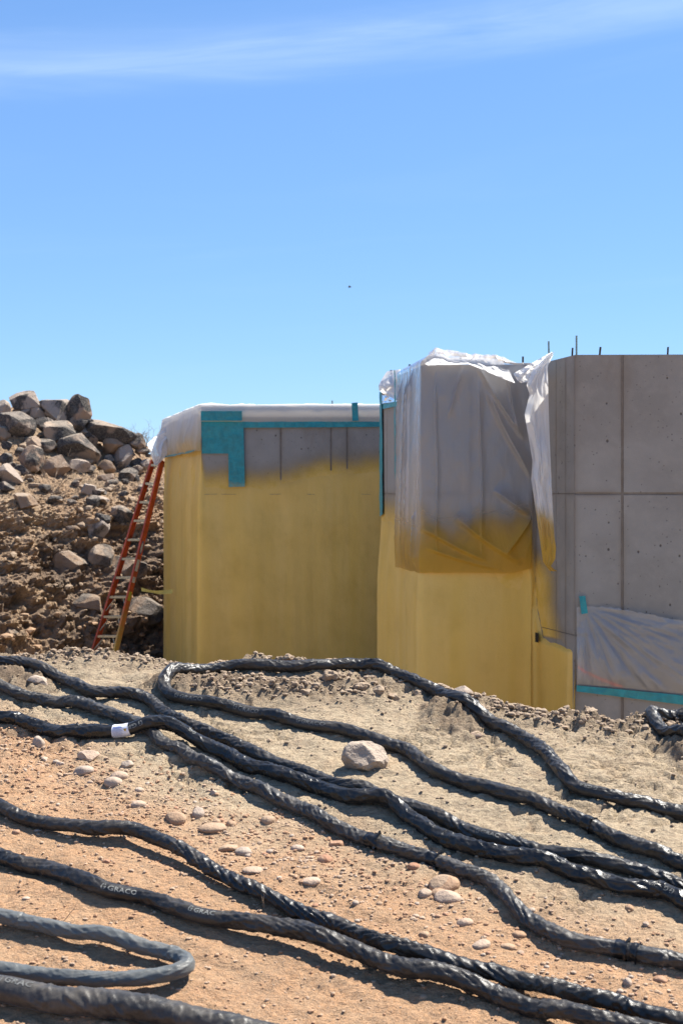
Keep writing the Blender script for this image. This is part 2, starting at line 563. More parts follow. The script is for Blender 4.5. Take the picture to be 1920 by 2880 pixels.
M_lab = simple('white_label', (0.72, 0.73, 0.78), 0.35, var=0.12, nscale=30)
M_labink = simple('blue_label_ink', (0.16, 0.20, 0.42), 0.5, var=0.3, nscale=90)
M_labwarn = simple('warning_yellow', (0.72, 0.42, 0.02), 0.5)
M_shade_ink = simple('shade_and_ink_black', (0.02, 0.018, 0.015), 0.9)  # near-black for the painted slot shade and the printed warning mark


def hose_mat(name, base, rough, dusty, sheen=0.3):
    m, t = newmat(name)
    P = nd(t, 'ShaderNodeNewGeometry').outputs['Position']
    n1 = noise(t, P, 5.0, 5, 0.65)
    n2 = noise(t, P, 38.0, 5, 0.7)
    n3_ = noise(t, P, 900.0, 2, 0.5)
    d = mth(t, 'MULTIPLY', rng(t, mth(t, 'ADD', mth(t, 'MULTIPLY', n1, 0.6), mth(t, 'MULTIPLY', n2, 0.4)), 0.38, 0.66), dusty)
    c = mix(t, d, base, (0.20, 0.165, 0.125))
    r = mth(t, 'ADD', rough, mth(t, 'MULTIPLY', d, 0.5), clamp=True)
    nrm = bump(t, n2, 0.006, 0.35)
    nrm = bump(t, n3_, 0.0006, 0.5, nrm)
    b = nd(t, 'ShaderNodeBsdfPrincipled', Base_Color=c, Roughness=r, Normal=nrm)
    b.inputs['Specular IOR Level'].default_value = 0.42
    b.inputs['Sheen Weight'].default_value = sheen
    b.inputs['Sheen Roughness'].default_value = 0.4
    b.inputs['Sheen Tint'].default_value = (0.95, 0.97, 1, 1)
    finish(t, b.outputs[0])
    return m


M_hose = hose_mat('black_nylon_sleeve', (0.0095, 0.009, 0.0088), 0.34, 0.2, 0.06)
M_hose_shiny = hose_mat('glossy_black_sleeve', (0.007, 0.007, 0.007), 0.27, 0.08, 0.05)
M_hose_dusty = hose_mat('dusty_grey_sleeve', (0.020, 0.0195, 0.019), 0.38, 0.28, 0.12)
M_hose_sunlit = hose_mat('sunlit_sheen_sleeve', (0.085, 0.092, 0.090), 0.40, 0.3, 0.15)  # black sleeve with its sunlit sheen put into a lighter base colour
M_band = simple('black_tape_band', (0.012, 0.012, 0.013), 0.3)

# ------------------------------------------------------------------ ground
CREST = np.array([(-40, 8.2), (-4, 8.15), (-2.32 * .83, 8.05), (-1.3, 8.1), (-0.78, 7.93), (-0.36, 7.95), (0.17, 7.86),
                  (0.49, 7.66), (0.82, 7.48), (1.24, 7.28), (1.70, 7.27), (4, 7.1), (40, 7.0)])
PIT = -3.05 + CZ


def base_plane(y):
    y = np.asarray(y, float)
    z = -1.84 + 0.2857 * (np.maximum(y, 3.2) - 4.8125)
    return z + CZ


def ground_h(x, y, detail=True):
    x = np.asarray(x, float)
    y = np.asarray(y, float)
    yc = np.interp(x, CREST[:, 0], CREST[:, 1])
    z = base_plane(y)
    zc = base_plane(yc)
    over = y - yc
    fall = zc - 0.62 * over
    k = 0.035
    zs = -k * np.log(np.exp(-np.clip(z - zc, -3, 3) / k) + np.exp(-np.clip(fall - zc, -3, 3) / k)) + zc
    zs = np.where(over < -1.0, z, zs)
    pit = PIT + 0.10 * (fbm(x * 0.7, y * 0.7, 0, 31) - 0.5)
    zs = np.where(over > 0.3, np.maximum(zs, pit), zs)
    # outside the excavation the land lies level
    out = np.maximum(sst(np.abs(x), 13, 18), sst(y, 33, 38)) * sst(over, 0, 2)
    zs = zs * (1 - out) + out * (CZ - 0.75)
    n = 0.075 * (fbm(x * 1.1, y * 1.1, 0, 3, 3) - 0.5)
    n = n + 0.028 * (fbm(x * 4.2, y * 5.5, 0, 9, 3) - 0.5)
    if detail:
        near = sst(y, 12, 9)
        beige = sst(y + 0.62 * x, 5.7, 6.4)
        wx = x + 0.10 * (fbm(x * 5, y * 5, 0, 22, 2) - 0.5)
        n = n + near * 0.046 * (fbm(wx * 6, y * 12, 0, 21, 6, 0.64) - 0.5) * (0.40 + 0.80 * beige)
        patchy = sst(fbm(x * 2.0, y * 3.0, 0, 43, 3), 0.45, 0.62)
        n = n + near * (0.25 + patchy) * 0.016 * (ridge(fbm(wx * 17, y * 30, 0, 41, 4, 0.6)) - 0.5) * (0.15 + 0.85 * beige)
        pits = sst(fbm(wx * 15, y * 30, 0, 47, 4, 0.6), 0.50, 0.64)
        n = n - near * (0.15 + patchy) * 0.024 * pits * (0.3 + 0.7 * beige)
        al, ac = x * 0.85 - y * 0.53, x * 0.53 + y * 0.85
        n = n + near * (1 - beige) * (0.026 * (fbm(al * 2.2, ac * 14, 0, 63, 3) - 0.5) + 0.006 * (fbm(al * 5, ac * 60, 0, 65, 3) - 0.5))
        lump = np.exp(-((over + 0.02) / 0.16) ** 2) * sst(fbm(x * 2.3, y * 2.3, 0, 50, 2), 0.42, 0.62)
        n = n + lump * 0.06 * fbm(x * 15, y * 15, 0, 51, 3, 0.6) ** 2 * 2.0
        # broken soil just below the crest
        lump2 = np.exp(-((over + 0.36) / 0.14) ** 2) * sst(fbm(x * 1.6, y * 1.6, 0, 57, 2), 0.46, 0.6)
        lump2 = np.maximum(lump2, np.exp(-(((x + 0.2) / 0.6) ** 2) - ((y - 7.55) / 0.16) ** 2))
        n = n + lump2 * 0.085 * ridge(fbm(x * 18, y * 18, 0, 58, 3, 0.6))
    return zs + n


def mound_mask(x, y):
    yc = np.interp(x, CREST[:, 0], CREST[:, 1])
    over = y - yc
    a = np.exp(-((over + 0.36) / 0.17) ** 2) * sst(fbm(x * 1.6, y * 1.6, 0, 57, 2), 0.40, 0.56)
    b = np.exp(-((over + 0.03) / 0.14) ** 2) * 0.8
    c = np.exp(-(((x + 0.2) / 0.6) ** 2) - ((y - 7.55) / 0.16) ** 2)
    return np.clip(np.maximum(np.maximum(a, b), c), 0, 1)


def axis(a, b, step, lo, hi, grow):
    core = list(np.arange(a, b, step))
    s, v = step, core[-1]
    up = []
    while v < hi:
        s = min(s * grow, 40)
        v += s
        up.append(v)
    s, v = step, core[0]
    dn = []
    while v > lo:
        s = min(s * grow, 40)
        v -= s
        dn.append(v)
    return np.array(dn[::-1] + core + up)


gx = axis(-2.15, 2.25, 0.0105, -420, 420, 1.22)
gy = axis(4.35, 8.35, 0.0105, -300, 700, 1.16)
GX, GY = np.meshgrid(gx, gy, indexing='ij')
GZ = ground_h(GX, GY)
red = sst(GY + 0.62 * GX + 0.7 * (fbm(GX * 1.4, GY * 1.4, 0, 77, 3) - 0.5), 6.45, 5.65) * 0.9
gfaces = gridf(len(gx), len(gy))
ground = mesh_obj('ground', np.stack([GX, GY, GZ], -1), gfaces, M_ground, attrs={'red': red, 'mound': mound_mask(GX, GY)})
ground['kind'] = 'structure'

camo = np.array([0, 0, CZ])


def hit_ground(dx, dy):
    """where the line of sight through (dx, dy) meets the sloping soil"""
    d = pt(dx, dy, 1.0) - camo
    D = np.linspace(3.2, 9.5, 1300)
    z = CZ + d[2] * D
    g = ground_h(d[0] * D, D, False)
    below = np.nonzero(z <= g)[0]
    if len(below) == 0:
        k = np.argmin(z - g)
    else:
        k = below[0]
    return d[0] * D[k], D[k]


# ------------------------------------------------------------------ earth bank with rubble
def bank():
    A, B = np.array([-8.3, 21.0]), np.array([0.2, 28.3])
    along = (B - A) / np.linalg.norm(B - A)
    perp = np.array([-along[1], along[0]])
    L = np.linalg.norm(B - A)
    nu, nv = 420, 330
    u = np.linspace(0, L, nu)
    prof_w = np.array([-0.6, 0.0, 0.45, 1.0, 1.7, 2.4, 4.2, 5.0, 6.0, 7.0, 9.0, 12.0])
    prof_z = np.array([-3.3, -2.95, -2.1, -1.35, -0.55, 0.0, 0.38, 0.95, 1.6, 1.9, 1.2, -0.6])
    w = np.concatenate([np.linspace(-0.6, 5.2, 270), np.linspace(5.25, 12, 60)])
    U, W = np.meshgrid(u, w, indexing='ij')
    Z = np.interp(W, prof_w, prof_z)
    # the heap is lower towards the building
    xx = A[0] + U * along[0] + W * perp[0]
    yy = A[1] + U * along[1] + W * perp[1]
    px = xx / yy * 4000 + 960
    hs = np.interp(px, [-200, 0, 170, 240, 300, 370, 430, 700], [1.0, 1.0, 0.98, 0.84, 0.66, 0.5, 0.36, 0.25])
    Z = np.where(W > 4.2, 0.38 + (Z - 0.38) * np.where(Z > 0.38, hs, 1), Z)
    # ledges, gullies and loose lumps
    big = fbm(U * 0.55, W * 0.7, Z * 0.7, 101, 4) - 0.5
    mid = fbm(U * 1.3, Z * 2.6, W * 0.8, 111, 6, 0.62) * 1.7 - 0.85
    fine = np.abs(fbm(U * 5, Z * 8 + W * 3, W * 2, 121, 5, 0.65) - 0.5) * 2 - 0.3
    lumps = sst(fbm(U * 3.2, Z * 3.2 + W, W, 131, 3, 0.5), 0.52, 0.66)
    low = sst(Z, -0.1, -1.2)
    step = 0.8 * big + (0.34 + 0.30 * low) * mid + 0.20 * fine + 0.06 * lumps
    gully = 0.35 * np.sin(U * 1.1 + 2.2 * fbm(U * 0.4, W * 0.4, 0, 141, 2))
    out = step + gully * sst(W, 3.2, 0.5) * 0.55
    sl = sst(W, 3.6, 1.6)
    X = xx - perp[0] * out * (0.25 + 0.75 * sl)
    Y = yy - perp[1] * out * (0.25 + 0.75 * sl)
    Z = Z + CZ + out * (0.25 + 0.25 * (1 - sl)) + 0.05 * fine
    redb = np.clip(fbm(U * 0.8, Z * 0.8, 0, 151, 3) * 1.4 - 0.35 + 0.45 * low, 0, 1)
    o = mesh_obj('earth_bank', np.stack([X, Y, Z], -1), gridf(nu, len(w)), M_bank, smooth=False, attrs={'red': redb, 'rocky': low * 0.9})
    o['kind'] = 'structure'
    return o


bank_o = bank()
bvh_bank = BVHTree.FromPolygons([v.co.copy() for v in bank_o.data.vertices], [tuple(p.vertices) for p in bank_o.data.polygons])

_ico = {}


def ico(sub):
    if sub not in _ico:
        bm = bmesh.new()
        bmesh.ops.create_icosphere(bm, subdivisions=sub, radius=1)
        bm.verts.ensure_lookup_table()
        _ico[sub] = (np.array([v.co[:] for v in bm.verts]), np.array([[v.index for v in f.verts] for f in bm.faces]))
        bm.free()
    return _ico[sub]


def rock_verts(seed, size, sub=3, cuts=9, rough=0.07, flat=0.62, rounded=False):
    rs = np.random.RandomState(seed)
    v, f = ico(sub)
    v = v.copy()
    if not rounded:
        for _ in range(cuts):
            n = rs.normal(size=3)
            n /= np.linalg.norm(n)
            d = rs.uniform(flat, flat + 0.25)
            e = v @ n - d
            v -= np.clip(e, 0, None)[:, None] * n
    else:
        for _ in range(3):
            n = rs.normal(size=3)
            n /= np.linalg.norm(n)
            e = v @ n - rs.uniform(0.62, 0.85)
            v -= 0.75 * np.clip(e, 0, None)[:, None] * n
    o = rs.uniform(0, 50, 3)
    nn = fbm(v[:, 0] * 1.7 + o[0], v[:, 1] * 1.7 + o[1], v[:, 2] * 1.7 + o[2], seed % 97, 4, 0.5) - 0.5
    v *= (1 + rough * 2.2 * nn)[:, None]
    v /= np.abs(v).max(0)
    return v * np.asarray(size), f


def place_rock(name, c, size, seed, mat, rot=None, sub=3, **kw):
    v, f = rock_verts(seed, size, sub, **kw)
    rnd = kw.get('rounded')
    o = mesh_obj(name, v, f, mat, smooth=True, sharp=None if rnd else 17)
    o.location = c
    rs = random.Random(seed)
    o.rotation_euler = rot or (0, 0, rs.uniform(-0.5, 0.5))
    return o


BMAT = {'t': M_rock_tan, 'd': M_rock_dark, 'p': M_rock_pale, 'b': M_rock_brown}
# (cx, cy, w, h in a close-up of the heap), tone, tilt, label
BOULD = [
    (240, 170, 270, 180, 'p', -0.1, 'pale boulder with a pointed top, highest at the left of the rubble heap'),
    (545, 250, 300, 250, 'p', -0.1, 'large square grey boulder perched on the summit of the rubble heap'),
    (765, 270, 210, 280, 't', 0.3, 'tan boulder leaning behind the large grey one on the summit'),
    (745, 390, 190, 170, 'd', 0.2, 'black boulder wedged under the summit boulder'),
    (130, 410, 340, 260, 'd', 0.05, 'big dark boulder at the left side of the heap'),
    (560, 480, 260, 250, 't', -0.35, 'tan angular boulder in the middle of the heap'),
    (420, 400, 190, 140, 'p', 0.1, 'small pale boulder below the large grey summit boulder'),
    (1020, 440, 530, 210, 'd', 0.22, 'long dark-topped slab sloping down the right of the heap'),
    (1100, 580, 240, 240, 'b', 0.1, 'shaded brown boulder propping up the long dark slab'),
    (740, 610, 400, 290, 'd', 0.3, 'black triangular boulder in front of the heap'),
    (460, 580, 170, 130, 'd', 0.0, 'dark flat block at the foot of the tan angular boulder'),
    (300, 580, 170, 150, 't', 0.2, 'tan block below the big dark boulder'),
    (30, 490, 130, 160, 'b', 0.0, 'brown boulder at the left edge of the photo, mid heap'),
    (20, 250, 140, 170, 'p', 0.1, 'pale boulder at the left edge near the top of the heap'),
    (290, 730, 240, 240, 't', -0.1, 'grey block sunk in soil under the heap, left part'),
    (530, 800, 280, 240, 'b', 0.15, 'reddish boulder with a pale right face on the ledge'),
    (745, 790, 200, 120, 'p', 0.0, 'pale low boulder right of the reddish boulder'),
    (1010, 810, 170, 140, 'b', 0.0, 'small brown boulder beside the pale upright rock'),
    (1175, 720, 150, 250, 'p', 0.25, 'pale pointed boulder standing upright near the ladder top'),
    (1385, 770, 120, 100, 'p', 0.1, 'small white rock just left of the ladder top'),
    (1375, 640, 130, 80, 't', 0.1, 'flat tan rock under the hanging plastic flap'),
    (1240, 880, 170, 130, 'd', 0.0, 'dark lump of rock low on the ledge near the ladder'),
    (80, 890, 240, 200, 'p', 0.35, 'lilac grey boulder on the ledge at the left edge'),
    (440, 1000, 120, 100, 'd', 0.2, 'black rock lying on the ledge beside dead twigs'),
    (840, 1010, 140, 120, 'p', 0.0, 'rounded pale rock on the ledge, middle'),
    (930, 1040, 130, 70, 'd', 0.1, 'small black rock next to the rounded pale rock'),
    (970, 1105, 220, 70, 'p', 0.12, 'long pale slab lying on the lip of the ledge'),
    (1130, 1260, 230, 170, 't', 0.3, 'tan slab sticking out of the bank below the ledge'),
    (980, 1290, 130, 130, 'd', 0.0, 'black rock beside the tan slab below the ledge'),
    (920, 1380, 210, 200, 'p', 0.2, 'pale grey boulder stuck in the bank face'),
    (240, 1130, 220, 150, 'b', 0.1, 'brown earthy boulder under the lip of the ledge, left'),
    (1185, 1055, 90, 50, 'd', 0.0, 'little black stone alone on the ledge'),
    (245, 255, 130, 120, 'd', 0.3, 'black rock tucked under the pointed pale boulder'),
    (355, 280, 130, 140, 'p', -0.2, 'pale rock left of the large grey summit boulder'),
    (1310, 560, 190, 160, 'd', 0.3, 'dark brown boulder at the right end of the heap'),
    (890, 530, 100, 150, 'b', 0.1, 'narrow brown rock under the left end of the long slab'),
    (1050, 730, 110, 90, 't', 0.1, 'small tan rock between the upright rock and black boulder'),
    (640, 330, 150, 110, 'd', 0.1, 'dark rock in the gap under the large grey boulder'),
    (60, 990, 160, 90, 'd', 0.1, 'dark rock on the ledge under the lilac grey boulder'),
]
# lower bank, (cx, cy, w, h) in a second close-up
BOULD2 = [
    (1010, 1540, 270, 200, 'p', 0.3, 'rounded boulder behind the lower half of the ladder'),
    (790, 1460, 190, 230, 't', 0.1, 'angular block in the bank left of the ladder'),
    (560, 1490, 290, 180, 'd', 0.2, 'dark ledge of rock in the middle of the bank'),
    (690, 1800, 190, 140, 'd', 0.2, 'squat rock low in the bank near the ladder foot'),
    (60, 2050, 170, 190, 'b', 0.1, 'brown boulder at the bottom left of the bank'),
    (20, 2170, 140, 150, 'p', 0.2, 'stone at the left edge of the bank foot'),
    (660, 2090, 230, 180, 'b', 0.2, 'grey-brown boulder just left of the ladder foot'),
    (1130, 1850, 300, 190, 'd', 0.1, 'wide dark rock behind the ladder, low'),
    (1200, 2080, 220, 230, 'b', 0.0, 'dark brown boulder in the shade between ladder and wall'),
    (330, 2010, 240, 140, 'd', 0.3, 'dark sloping rock in the lower bank, left of centre'),
    (560, 1210, 110, 90, 'd', 0.0, 'small dark stone in the upper bank face'),
]


def put_boulder(ncx, ncy, nw, nh, tone, tilt, label, seed, sink=0.15):
    def ray(x, y):
        d = Vector(((x - 960) / 4000, 1.0, (1390 - y) / 4000))
        return bvh_bank.ray_cast(Vector(camo), d.normalized())[0], d
    h, d = ray(ncx, ncy + nh * 0.30)
    if h is None:
        h, d = ray(ncx, ncy + nh * 0.6)
    D = h.y if h is not None else 29.5
    D = min(D, 30.5)
    sz = np.array([nw / 2, 0.42 * (nw + nh) / 2, nh / 2]) / 4000 * D * 1.22
    c = np.array([(ncx - 960) / 4000 * D, D + sz[1] * sink, CZ + (1390 - ncy) / 4000 * D])
    o = place_rock('boulder', c, sz, seed, BMAT[tone] if sink < 0.5 else M_rock_buried, rot=(0, tilt, random.Random(seed).uniform(-0.35, 0.35)),
                   sub=4, cuts=11, rough=0.07, flat=0.52)
    tag(o, label, 'boulder', 'boulders on the earth bank')


for i, (cx, cy, w_, h_, tone, tilt, lab) in enumerate(BOULD):
    put_boulder(cx / 3.409, 1080 + cy / 3.409, w_ / 3.409, h_ / 3.409, tone, tilt, lab, 340 + i + (57 if i == 2 else 0))
for i, (cx, cy, w_, h_, tone, tilt, lab) in enumerate(BOULD2):
    put_boulder(cx / 2.8, 1060 + cy / 2.8, w_ / 2.8, h_ / 2.8, tone, tilt, lab, 400 + i, 1.05)


rsf = np.random.RandomState(12)
for i in range(60):
    nx = rsf.uniform(-10, 425)
    topy = np.interp(nx, [0, 60, 170, 240, 290, 370, 420], [1140, 1130, 1140, 1175, 1205, 1250, 1275])
    ny = rsf.uniform(topy, 1330) if i < 44 else rsf.uniform(1330, 1420)
    w_ = rsf.uniform(14, 44)
    tn = 'ddtpbtd'[rsf.randint(7)]
    put_boulder(nx, ny, w_, w_ * rsf.uniform(0.55, 0.9), tn, rsf.uniform(-0.4, 0.4),
                'small %s rock wedged among the bigger boulders, %s side of the heap' % (dict(d='dark', t='tan', p='pale', b='brown')[tn], 'left' if nx < 200 else 'right'), 500 + i)


def scree():
    rs = np.random.RandomState(5)
    V, F = [], []
    b = 0
    v0, f0 = ico(1)
    for _ in range(420):
        px, py = rs.uniform(-40, 470), rs.uniform(1225, 1860)
        d = Vector(((px - 960) / 4000, 1.0, (1390 - py) / 4000)).normalized()
        h = bvh_bank.ray_cast(Vector(camo), d)[0]
        if h is None:
            continue
        s = 0.012 + 0.075 * rs.rand() ** 4 * (1.5 if py < 1400 else 0.9)
        v = v0 * (1 + 0.7 * (rs.rand(len(v0), 1) - 0.5)) * s * np.array([1.2, 1, 0.7]) * rs.uniform(0.7, 1.3, 3)
        a = rs.uniform(0, 6.28)
        v = v @ np.array([[math.cos(a), math.sin(a), 0], [-math.sin(a), math.cos(a), 0], [0, 0, 1]])
        V.append(v + np.array(h) + np.array([0, -0.2 * s, 0.25 * s]))
        F.append(f0 + b)
        b += len(v0)
    o = mesh_obj('loose_scree', np.concatenate(V), np.concatenate(F), M_clod, smooth=False)
    tag(o, 'loose stones and lumps littering the earth bank', 'scree', kind='stuff')


scree()

# ------------------------------------------------------------------ foundation wall
ZT = CZ + 1.236
ZB = PIT - 0.3
CH = np.array([(-1.2, 26.8), (-2.98, 24.0), (-1.965, 20.0), (1.25, 20.0), (1.25, 16.05), (0.4395, 15.8), (0.779, 13.55),
               (1.843, 13.55), (2.063, 12.6), (4.3, 12.53)])
SEGL = np.linalg.norm(np.diff(CH, axis=0), axis=1)
SS = np.concatenate([[0], np.cumsum(SEGL)])
_ds = 0.01
_s = np.arange(0, SS[-1], _ds)
_pp = np.stack([np.interp(_s, SS, CH[:, 0]), np.interp(_s, SS, CH[:, 1])], -1)
_seg = np.clip(np.searchsorted(SS, _s, side='right') - 1, 0, len(SEGL) - 1)
_dir = (np.diff(CH, axis=0) / SEGL[:, None])[_seg]
_nrm = np.stack([_dir[:, 1], -_dir[:, 0]], -1)
_g = np.exp(-(np.arange(-12, 13) / 5.0) ** 2)
_g /= _g.sum()
_nsm = np.stack([np.convolve(np.pad(_nrm[:, k], 12, mode='edge'), _g, 'valid') for k in (0, 1)], -1)
_nsm /= np.linalg.norm(_nsm, axis=1)[:, None]


def wall_p(s, off, z, smooth=True):
    s = np.asarray(s, float)
    N = _nsm if smooth else _nrm
    px = np.interp(s, _s, _pp[:, 0]) + np.interp(s, _s, N[:, 0]) * off
    py = np.interp(s, _s, _pp[:, 1]) + np.interp(s, _s, N[:, 1]) * off
    return np.stack(np.broadcast_arrays(px, py, z), -1)


def sz_of(dx, dy, seg):
    """place on wall stretch seg that shows at (dx, dy): distance along the wall and height"""
    a, b = CH[seg], CH[seg + 1]
    q = (dx * K - 960) / 4000
    d = b - a
    t = (q * a[1] - a[0]) / (d[0] - q * d[1])
    D = a[1] + t * d[1]
    return SS[seg] + t * SEGL[seg], CZ + (1390 - dy * K) / 4000 * D


# top of the sprayed zone along the wall
_bs, _bz = [], []
for dx, dy, sg in ((380, 1046, 1), (462, 1038, 1), (470, 1112, 2), (520, 1114, 2), (600, 1116, 2), (650, 1104, 2), (700, 1090, 2),
                   (760, 1082, 2), (868, 1072, 2)):
    a, b = sz_of(dx, dy, sg)
    _bs.append(a)
    _bz.append(b)
for dx, dy, sg in ((876, 1186, 5), (972, 1200, 5), (980, 1250, 6), (1215, 1235, 6), (1232, 1400, 7), (1246, 1470, 7), (1285, 1484, 7), (1317, 1500, 7)):
    a, b = sz_of(dx, dy, sg)
    _bs.append(a)
    _bz.append(b)
_o = np.argsort(_bs)
_bs, _bz = np.array(_bs)[_o], np.array(_bz)[_o]


def spray_top(s):
    return np.interp(s, _bs, _bz)


def coat(s, z):
    T = spray_top(s)
    n = fbm(np.asarray(s) * 2.4, np.asarray(z) * 1.5, 0, 61, 3) - 0.5
    return sst(z + 0.16 * n, T + 0.46, T - 0.26)


def spray_amt(s, z):
    """overspray on bare concrete above the foam"""
    T = spray_top(s)
    n = (fbm(np.asarray(s) * 2.2, np.asarray(z) * 1.5, 0, 61, 3) - 0.5)
    a = coat(s, z)
    # on the return by the bare wall the mist fades towards the corner
    s5, s6 = SS[7], SS[8]
    f = (s - s5) / (s6 - s5)
    z_hi = CZ - 0.62
    b = np.clip(1.15 - f * 1.6 + 0.35 * np.clip((CZ - 1.0 - z) / 0.4, 0, 1), 0, 1) * sst(z, z_hi + 0.25, z_hi - 0.25)
    gap = (z < T + 0.05 + 0.02 * n) & (z > T - 0.02)
    b = np.where(gap, b * 0.25, b)
    on = (s > s5) & (s < s6)
    a = np.where(on, b, a)
    a = np.where(s > s6, 0, a)
    return a


wall = empty('foundation_wall', (CH[6][0], CH[6][1], PIT))
tag(wall, 'stepped grey concrete foundation wall half coated in yellow spray foam', 'concrete wall')


def core():
    def offs(d):
        pts = []
        for i in range(len(CH)):
            ns = []
            for j in (i - 1, i):
                if 0 <= j < len(SEGL):
                    e = (CH[j + 1] - CH[j]) / SEGL[j]
                    ns.append(np.array([e[1], -e[0]]))
            n = sum(ns)
            n = n / np.linalg.norm(n)
            c = n @ ns[0]
            pts.append(CH[i] - n * d / c)
        return np.array(pts)
    A, B = offs(0.009), offs(0.22)
    n = len(CH)
    V = [(*p, z) for z in (ZB, ZT) for p in np.concatenate([A, B])]
    F = []
    for i in range(n - 1):
        F.append((i, i + 1, 2 * n + i + 1, 2 * n + i))
        F.append((n + i, 3 * n + i, 3 * n + i + 1, n + i + 1))
        F.append((2 * n + i, 2 * n + i + 1, 3 * n + i + 1, 3 * n + i))
    F += [(0, 2 * n, 3 * n, n), (n - 1, 2 * n - 1, 4 * n - 1, 3 * n - 1)]
    mesh_obj('concrete_core', V, F, M_joint, wall, smooth=False)


core()


def panel(s0, s1, z0, z1):
    ns, nz = max(3, int((s1 - s0) / 0.028) + 1), max(3, int((z1 - z0) / 0.028) + 1)
    s = np.concatenate([[s0], np.linspace(s0, s1, ns), [s1]])
    z = np.concatenate([[z0], np.linspace(z0, z1, nz), [z1]])
    S, Z = np.meshgrid(s, z, indexing='ij')
    off = np.zeros_like(S)
    off[0, :] = off[-1, :] = -0.02
    off[:, 0] = off[:, -1] = -0.02
    off = off + 0.0015 * (fbm(S * 3, Z * 3, 0, 5) - 0.5) * (off == 0)
    V = wall_p(np.clip(S, SS[0], SS[-1]), 0, Z, False)
    de = np.minimum(np.minimum(S - s0, s1 - S), np.minimum(Z - z0, np.where(z1 > ZT - 0.1, 9, z1 - Z)))
    stain = np.exp(-np.maximum(de, 0) / (0.012 + 0.05 * fbm(S * 1.7, Z * 1.7, 0, 17, 3) ** 2)) * sst(fbm(S * 2.6, Z * 2.6, 0, 19, 4), 0.25, 0.6)
    sg = int(np.clip(np.searchsorted(SS, (s0 + s1) / 2) - 1, 0, len(SEGL) - 1))
    e = (CH[sg + 1] - CH[sg]) / SEGL[sg]
    q = (S - SS[sg])[..., None] * e + CH[sg]
    V = np.concatenate([q + off[..., None] * np.array([e[1], -e[0]]), Z[..., None]], -1)
    mesh_obj('concrete_panel', V, gridf(len(s), len(z))[:, ::-1], M_conc, wall, smooth=False, attrs={'spray': spray_amt(S, Z), 'stain': stain})


def panels(seg, seams, gap, rows=None, ends=(0.0, 0.0)):
    sv = [SS[seg] + ends[0]] + [sz_of(x, 1100, seg)[0] for x in seams] + [SS[seg + 1] - ends[1]]
    zs = rows or [ZT - 0.003, CZ + 0.004, CZ - 1.25, ZB]
    for i in range(len(sv) - 1):
        for j in range(len(zs) - 1):
            g0 = gap / 2 if i else 0.004
            g1 = gap / 2 if i < len(sv) - 2 else 0.004
            panel(sv[i] + g0, sv[i + 1] - g1, zs[j + 1] + (gap / 2 if j < len(zs) - 2 else 0), zs[j] - (gap / 2 if j else 0))


panels(1, [420], 0.012)
panels(2, [645, 760, 797], 0.022)
panels(5, [888, 909, 940], 0.008)
panels(6, [1080], 0.03)
panels(7, [1276, 1298], 0.007)
panels(8, [1428], 0.024)
# rest of wall 8, out of frame to the right
def foam(name, s0, s1, label, cut=False):
    s = np.arange(s0, s1, 0.022)
    z = np.arange(PIT - 0.05, CZ + 0.85, 0.026)
    S, Z = np.meshgrid(s, z, indexing='ij')
    nb = fbm(S * 5, Z * 0 + 3, 0, 71, 3) - 0.5
    T = spray_top(S) + 0.05 * nb
    ret = (S > SS[7]) & (S < SS[8])
    wv = 0.095 * (fbm(S * 1.5, Z * 0.16, 0, 81, 2) - 0.5) + 0.012 * (fbm(S * 5, Z * 0.35, 0, 82, 2) - 0.5) + 0.004 * (fbm(S * 14, Z * 9, 0, 83, 2) - 0.5)
    d = T + 0.03 - Z
    th = np.where(ret, 0.045 * sst(d, 0.0, 0.05) - 0.02, 0.040 * sst(d, 0.0, 0.9) + 0.004 * sst(d, 0, 0.15) - 0.003)
    th = th + wv * sst(d, 0.05, 0.5)
    # foam builds up as a fillet in the inner corner
    fil = np.exp(-((S - SS[7]) / 0.07) ** 2) * 0.055 * sst(d, 0.05, 0.3)
    # it stops short of the outer corner of the bare wall
    th = th + fil
    edge = sst(S, SS[8] - 0.015, SS[8] - 0.10)
    th = np.where(ret, th * edge - 0.02 * (1 - edge), th)
    V = wall_p(S, th, Z)
    F = gridf(len(s), len(z))[:, ::-1]
    keep = (th.ravel()[F].max(1) > -0.0025) | ret.ravel()[F].any(1)
    sp = np.where(ret, 1.0, coat(S, Z))
    o = mesh_obj(name, V, F[keep], M_foam, wall, attrs={'spray': sp})
    o['label'] = label
    return o


foam('spray_foam', SS[1] - 0.35, SS[3] - 0.02, 'yellow spray foam coat on the far left block')
foam('spray_foam', SS[5] - 0.12, SS[8] + 0.02, 'yellow spray foam coat on the nearer middle block')

rs0 = np.random.RandomState(2)
x_ = 470
while x_ < 860:
    ln = rs0.uniform(5, 60)
    (sa, za), (sb, zb) = sz_of(x_, 1136, 2), sz_of(min(x_ + ln, 866), 1135, 2)
    S, Z = np.meshgrid(np.linspace(sa, sb, 14), np.array([-0.0025, 0.002]), indexing='ij')
    Z = Z * (0.6 + 0.8 * n3(S * 30, 0.5, 0, 4)) + CZ + 0.006 * (n3(S * 9, 0.2, 0, 6) - 0.5)
    mesh_obj('form_seam', wall_p(S, 0.030, Z), gridf(14, 2)[:, ::-1], M_joint, wall)
    x_ += ln + rs0.uniform(4, 170)

# flat dark patch painting the shade inside a slot in the return's foam
s0, z0 = sz_of(1239, 1452, 7)
s1, z1 = sz_of(1247, 1476, 7)
S, Z = np.meshgrid(np.linspace(s0, s1, 3), np.linspace(z1, z0, 3), indexing='ij')
mesh_obj('notch_shade', wall_p(S, 0.048, Z), gridf(3, 3)[:, ::-1], M_shade_ink, wall)


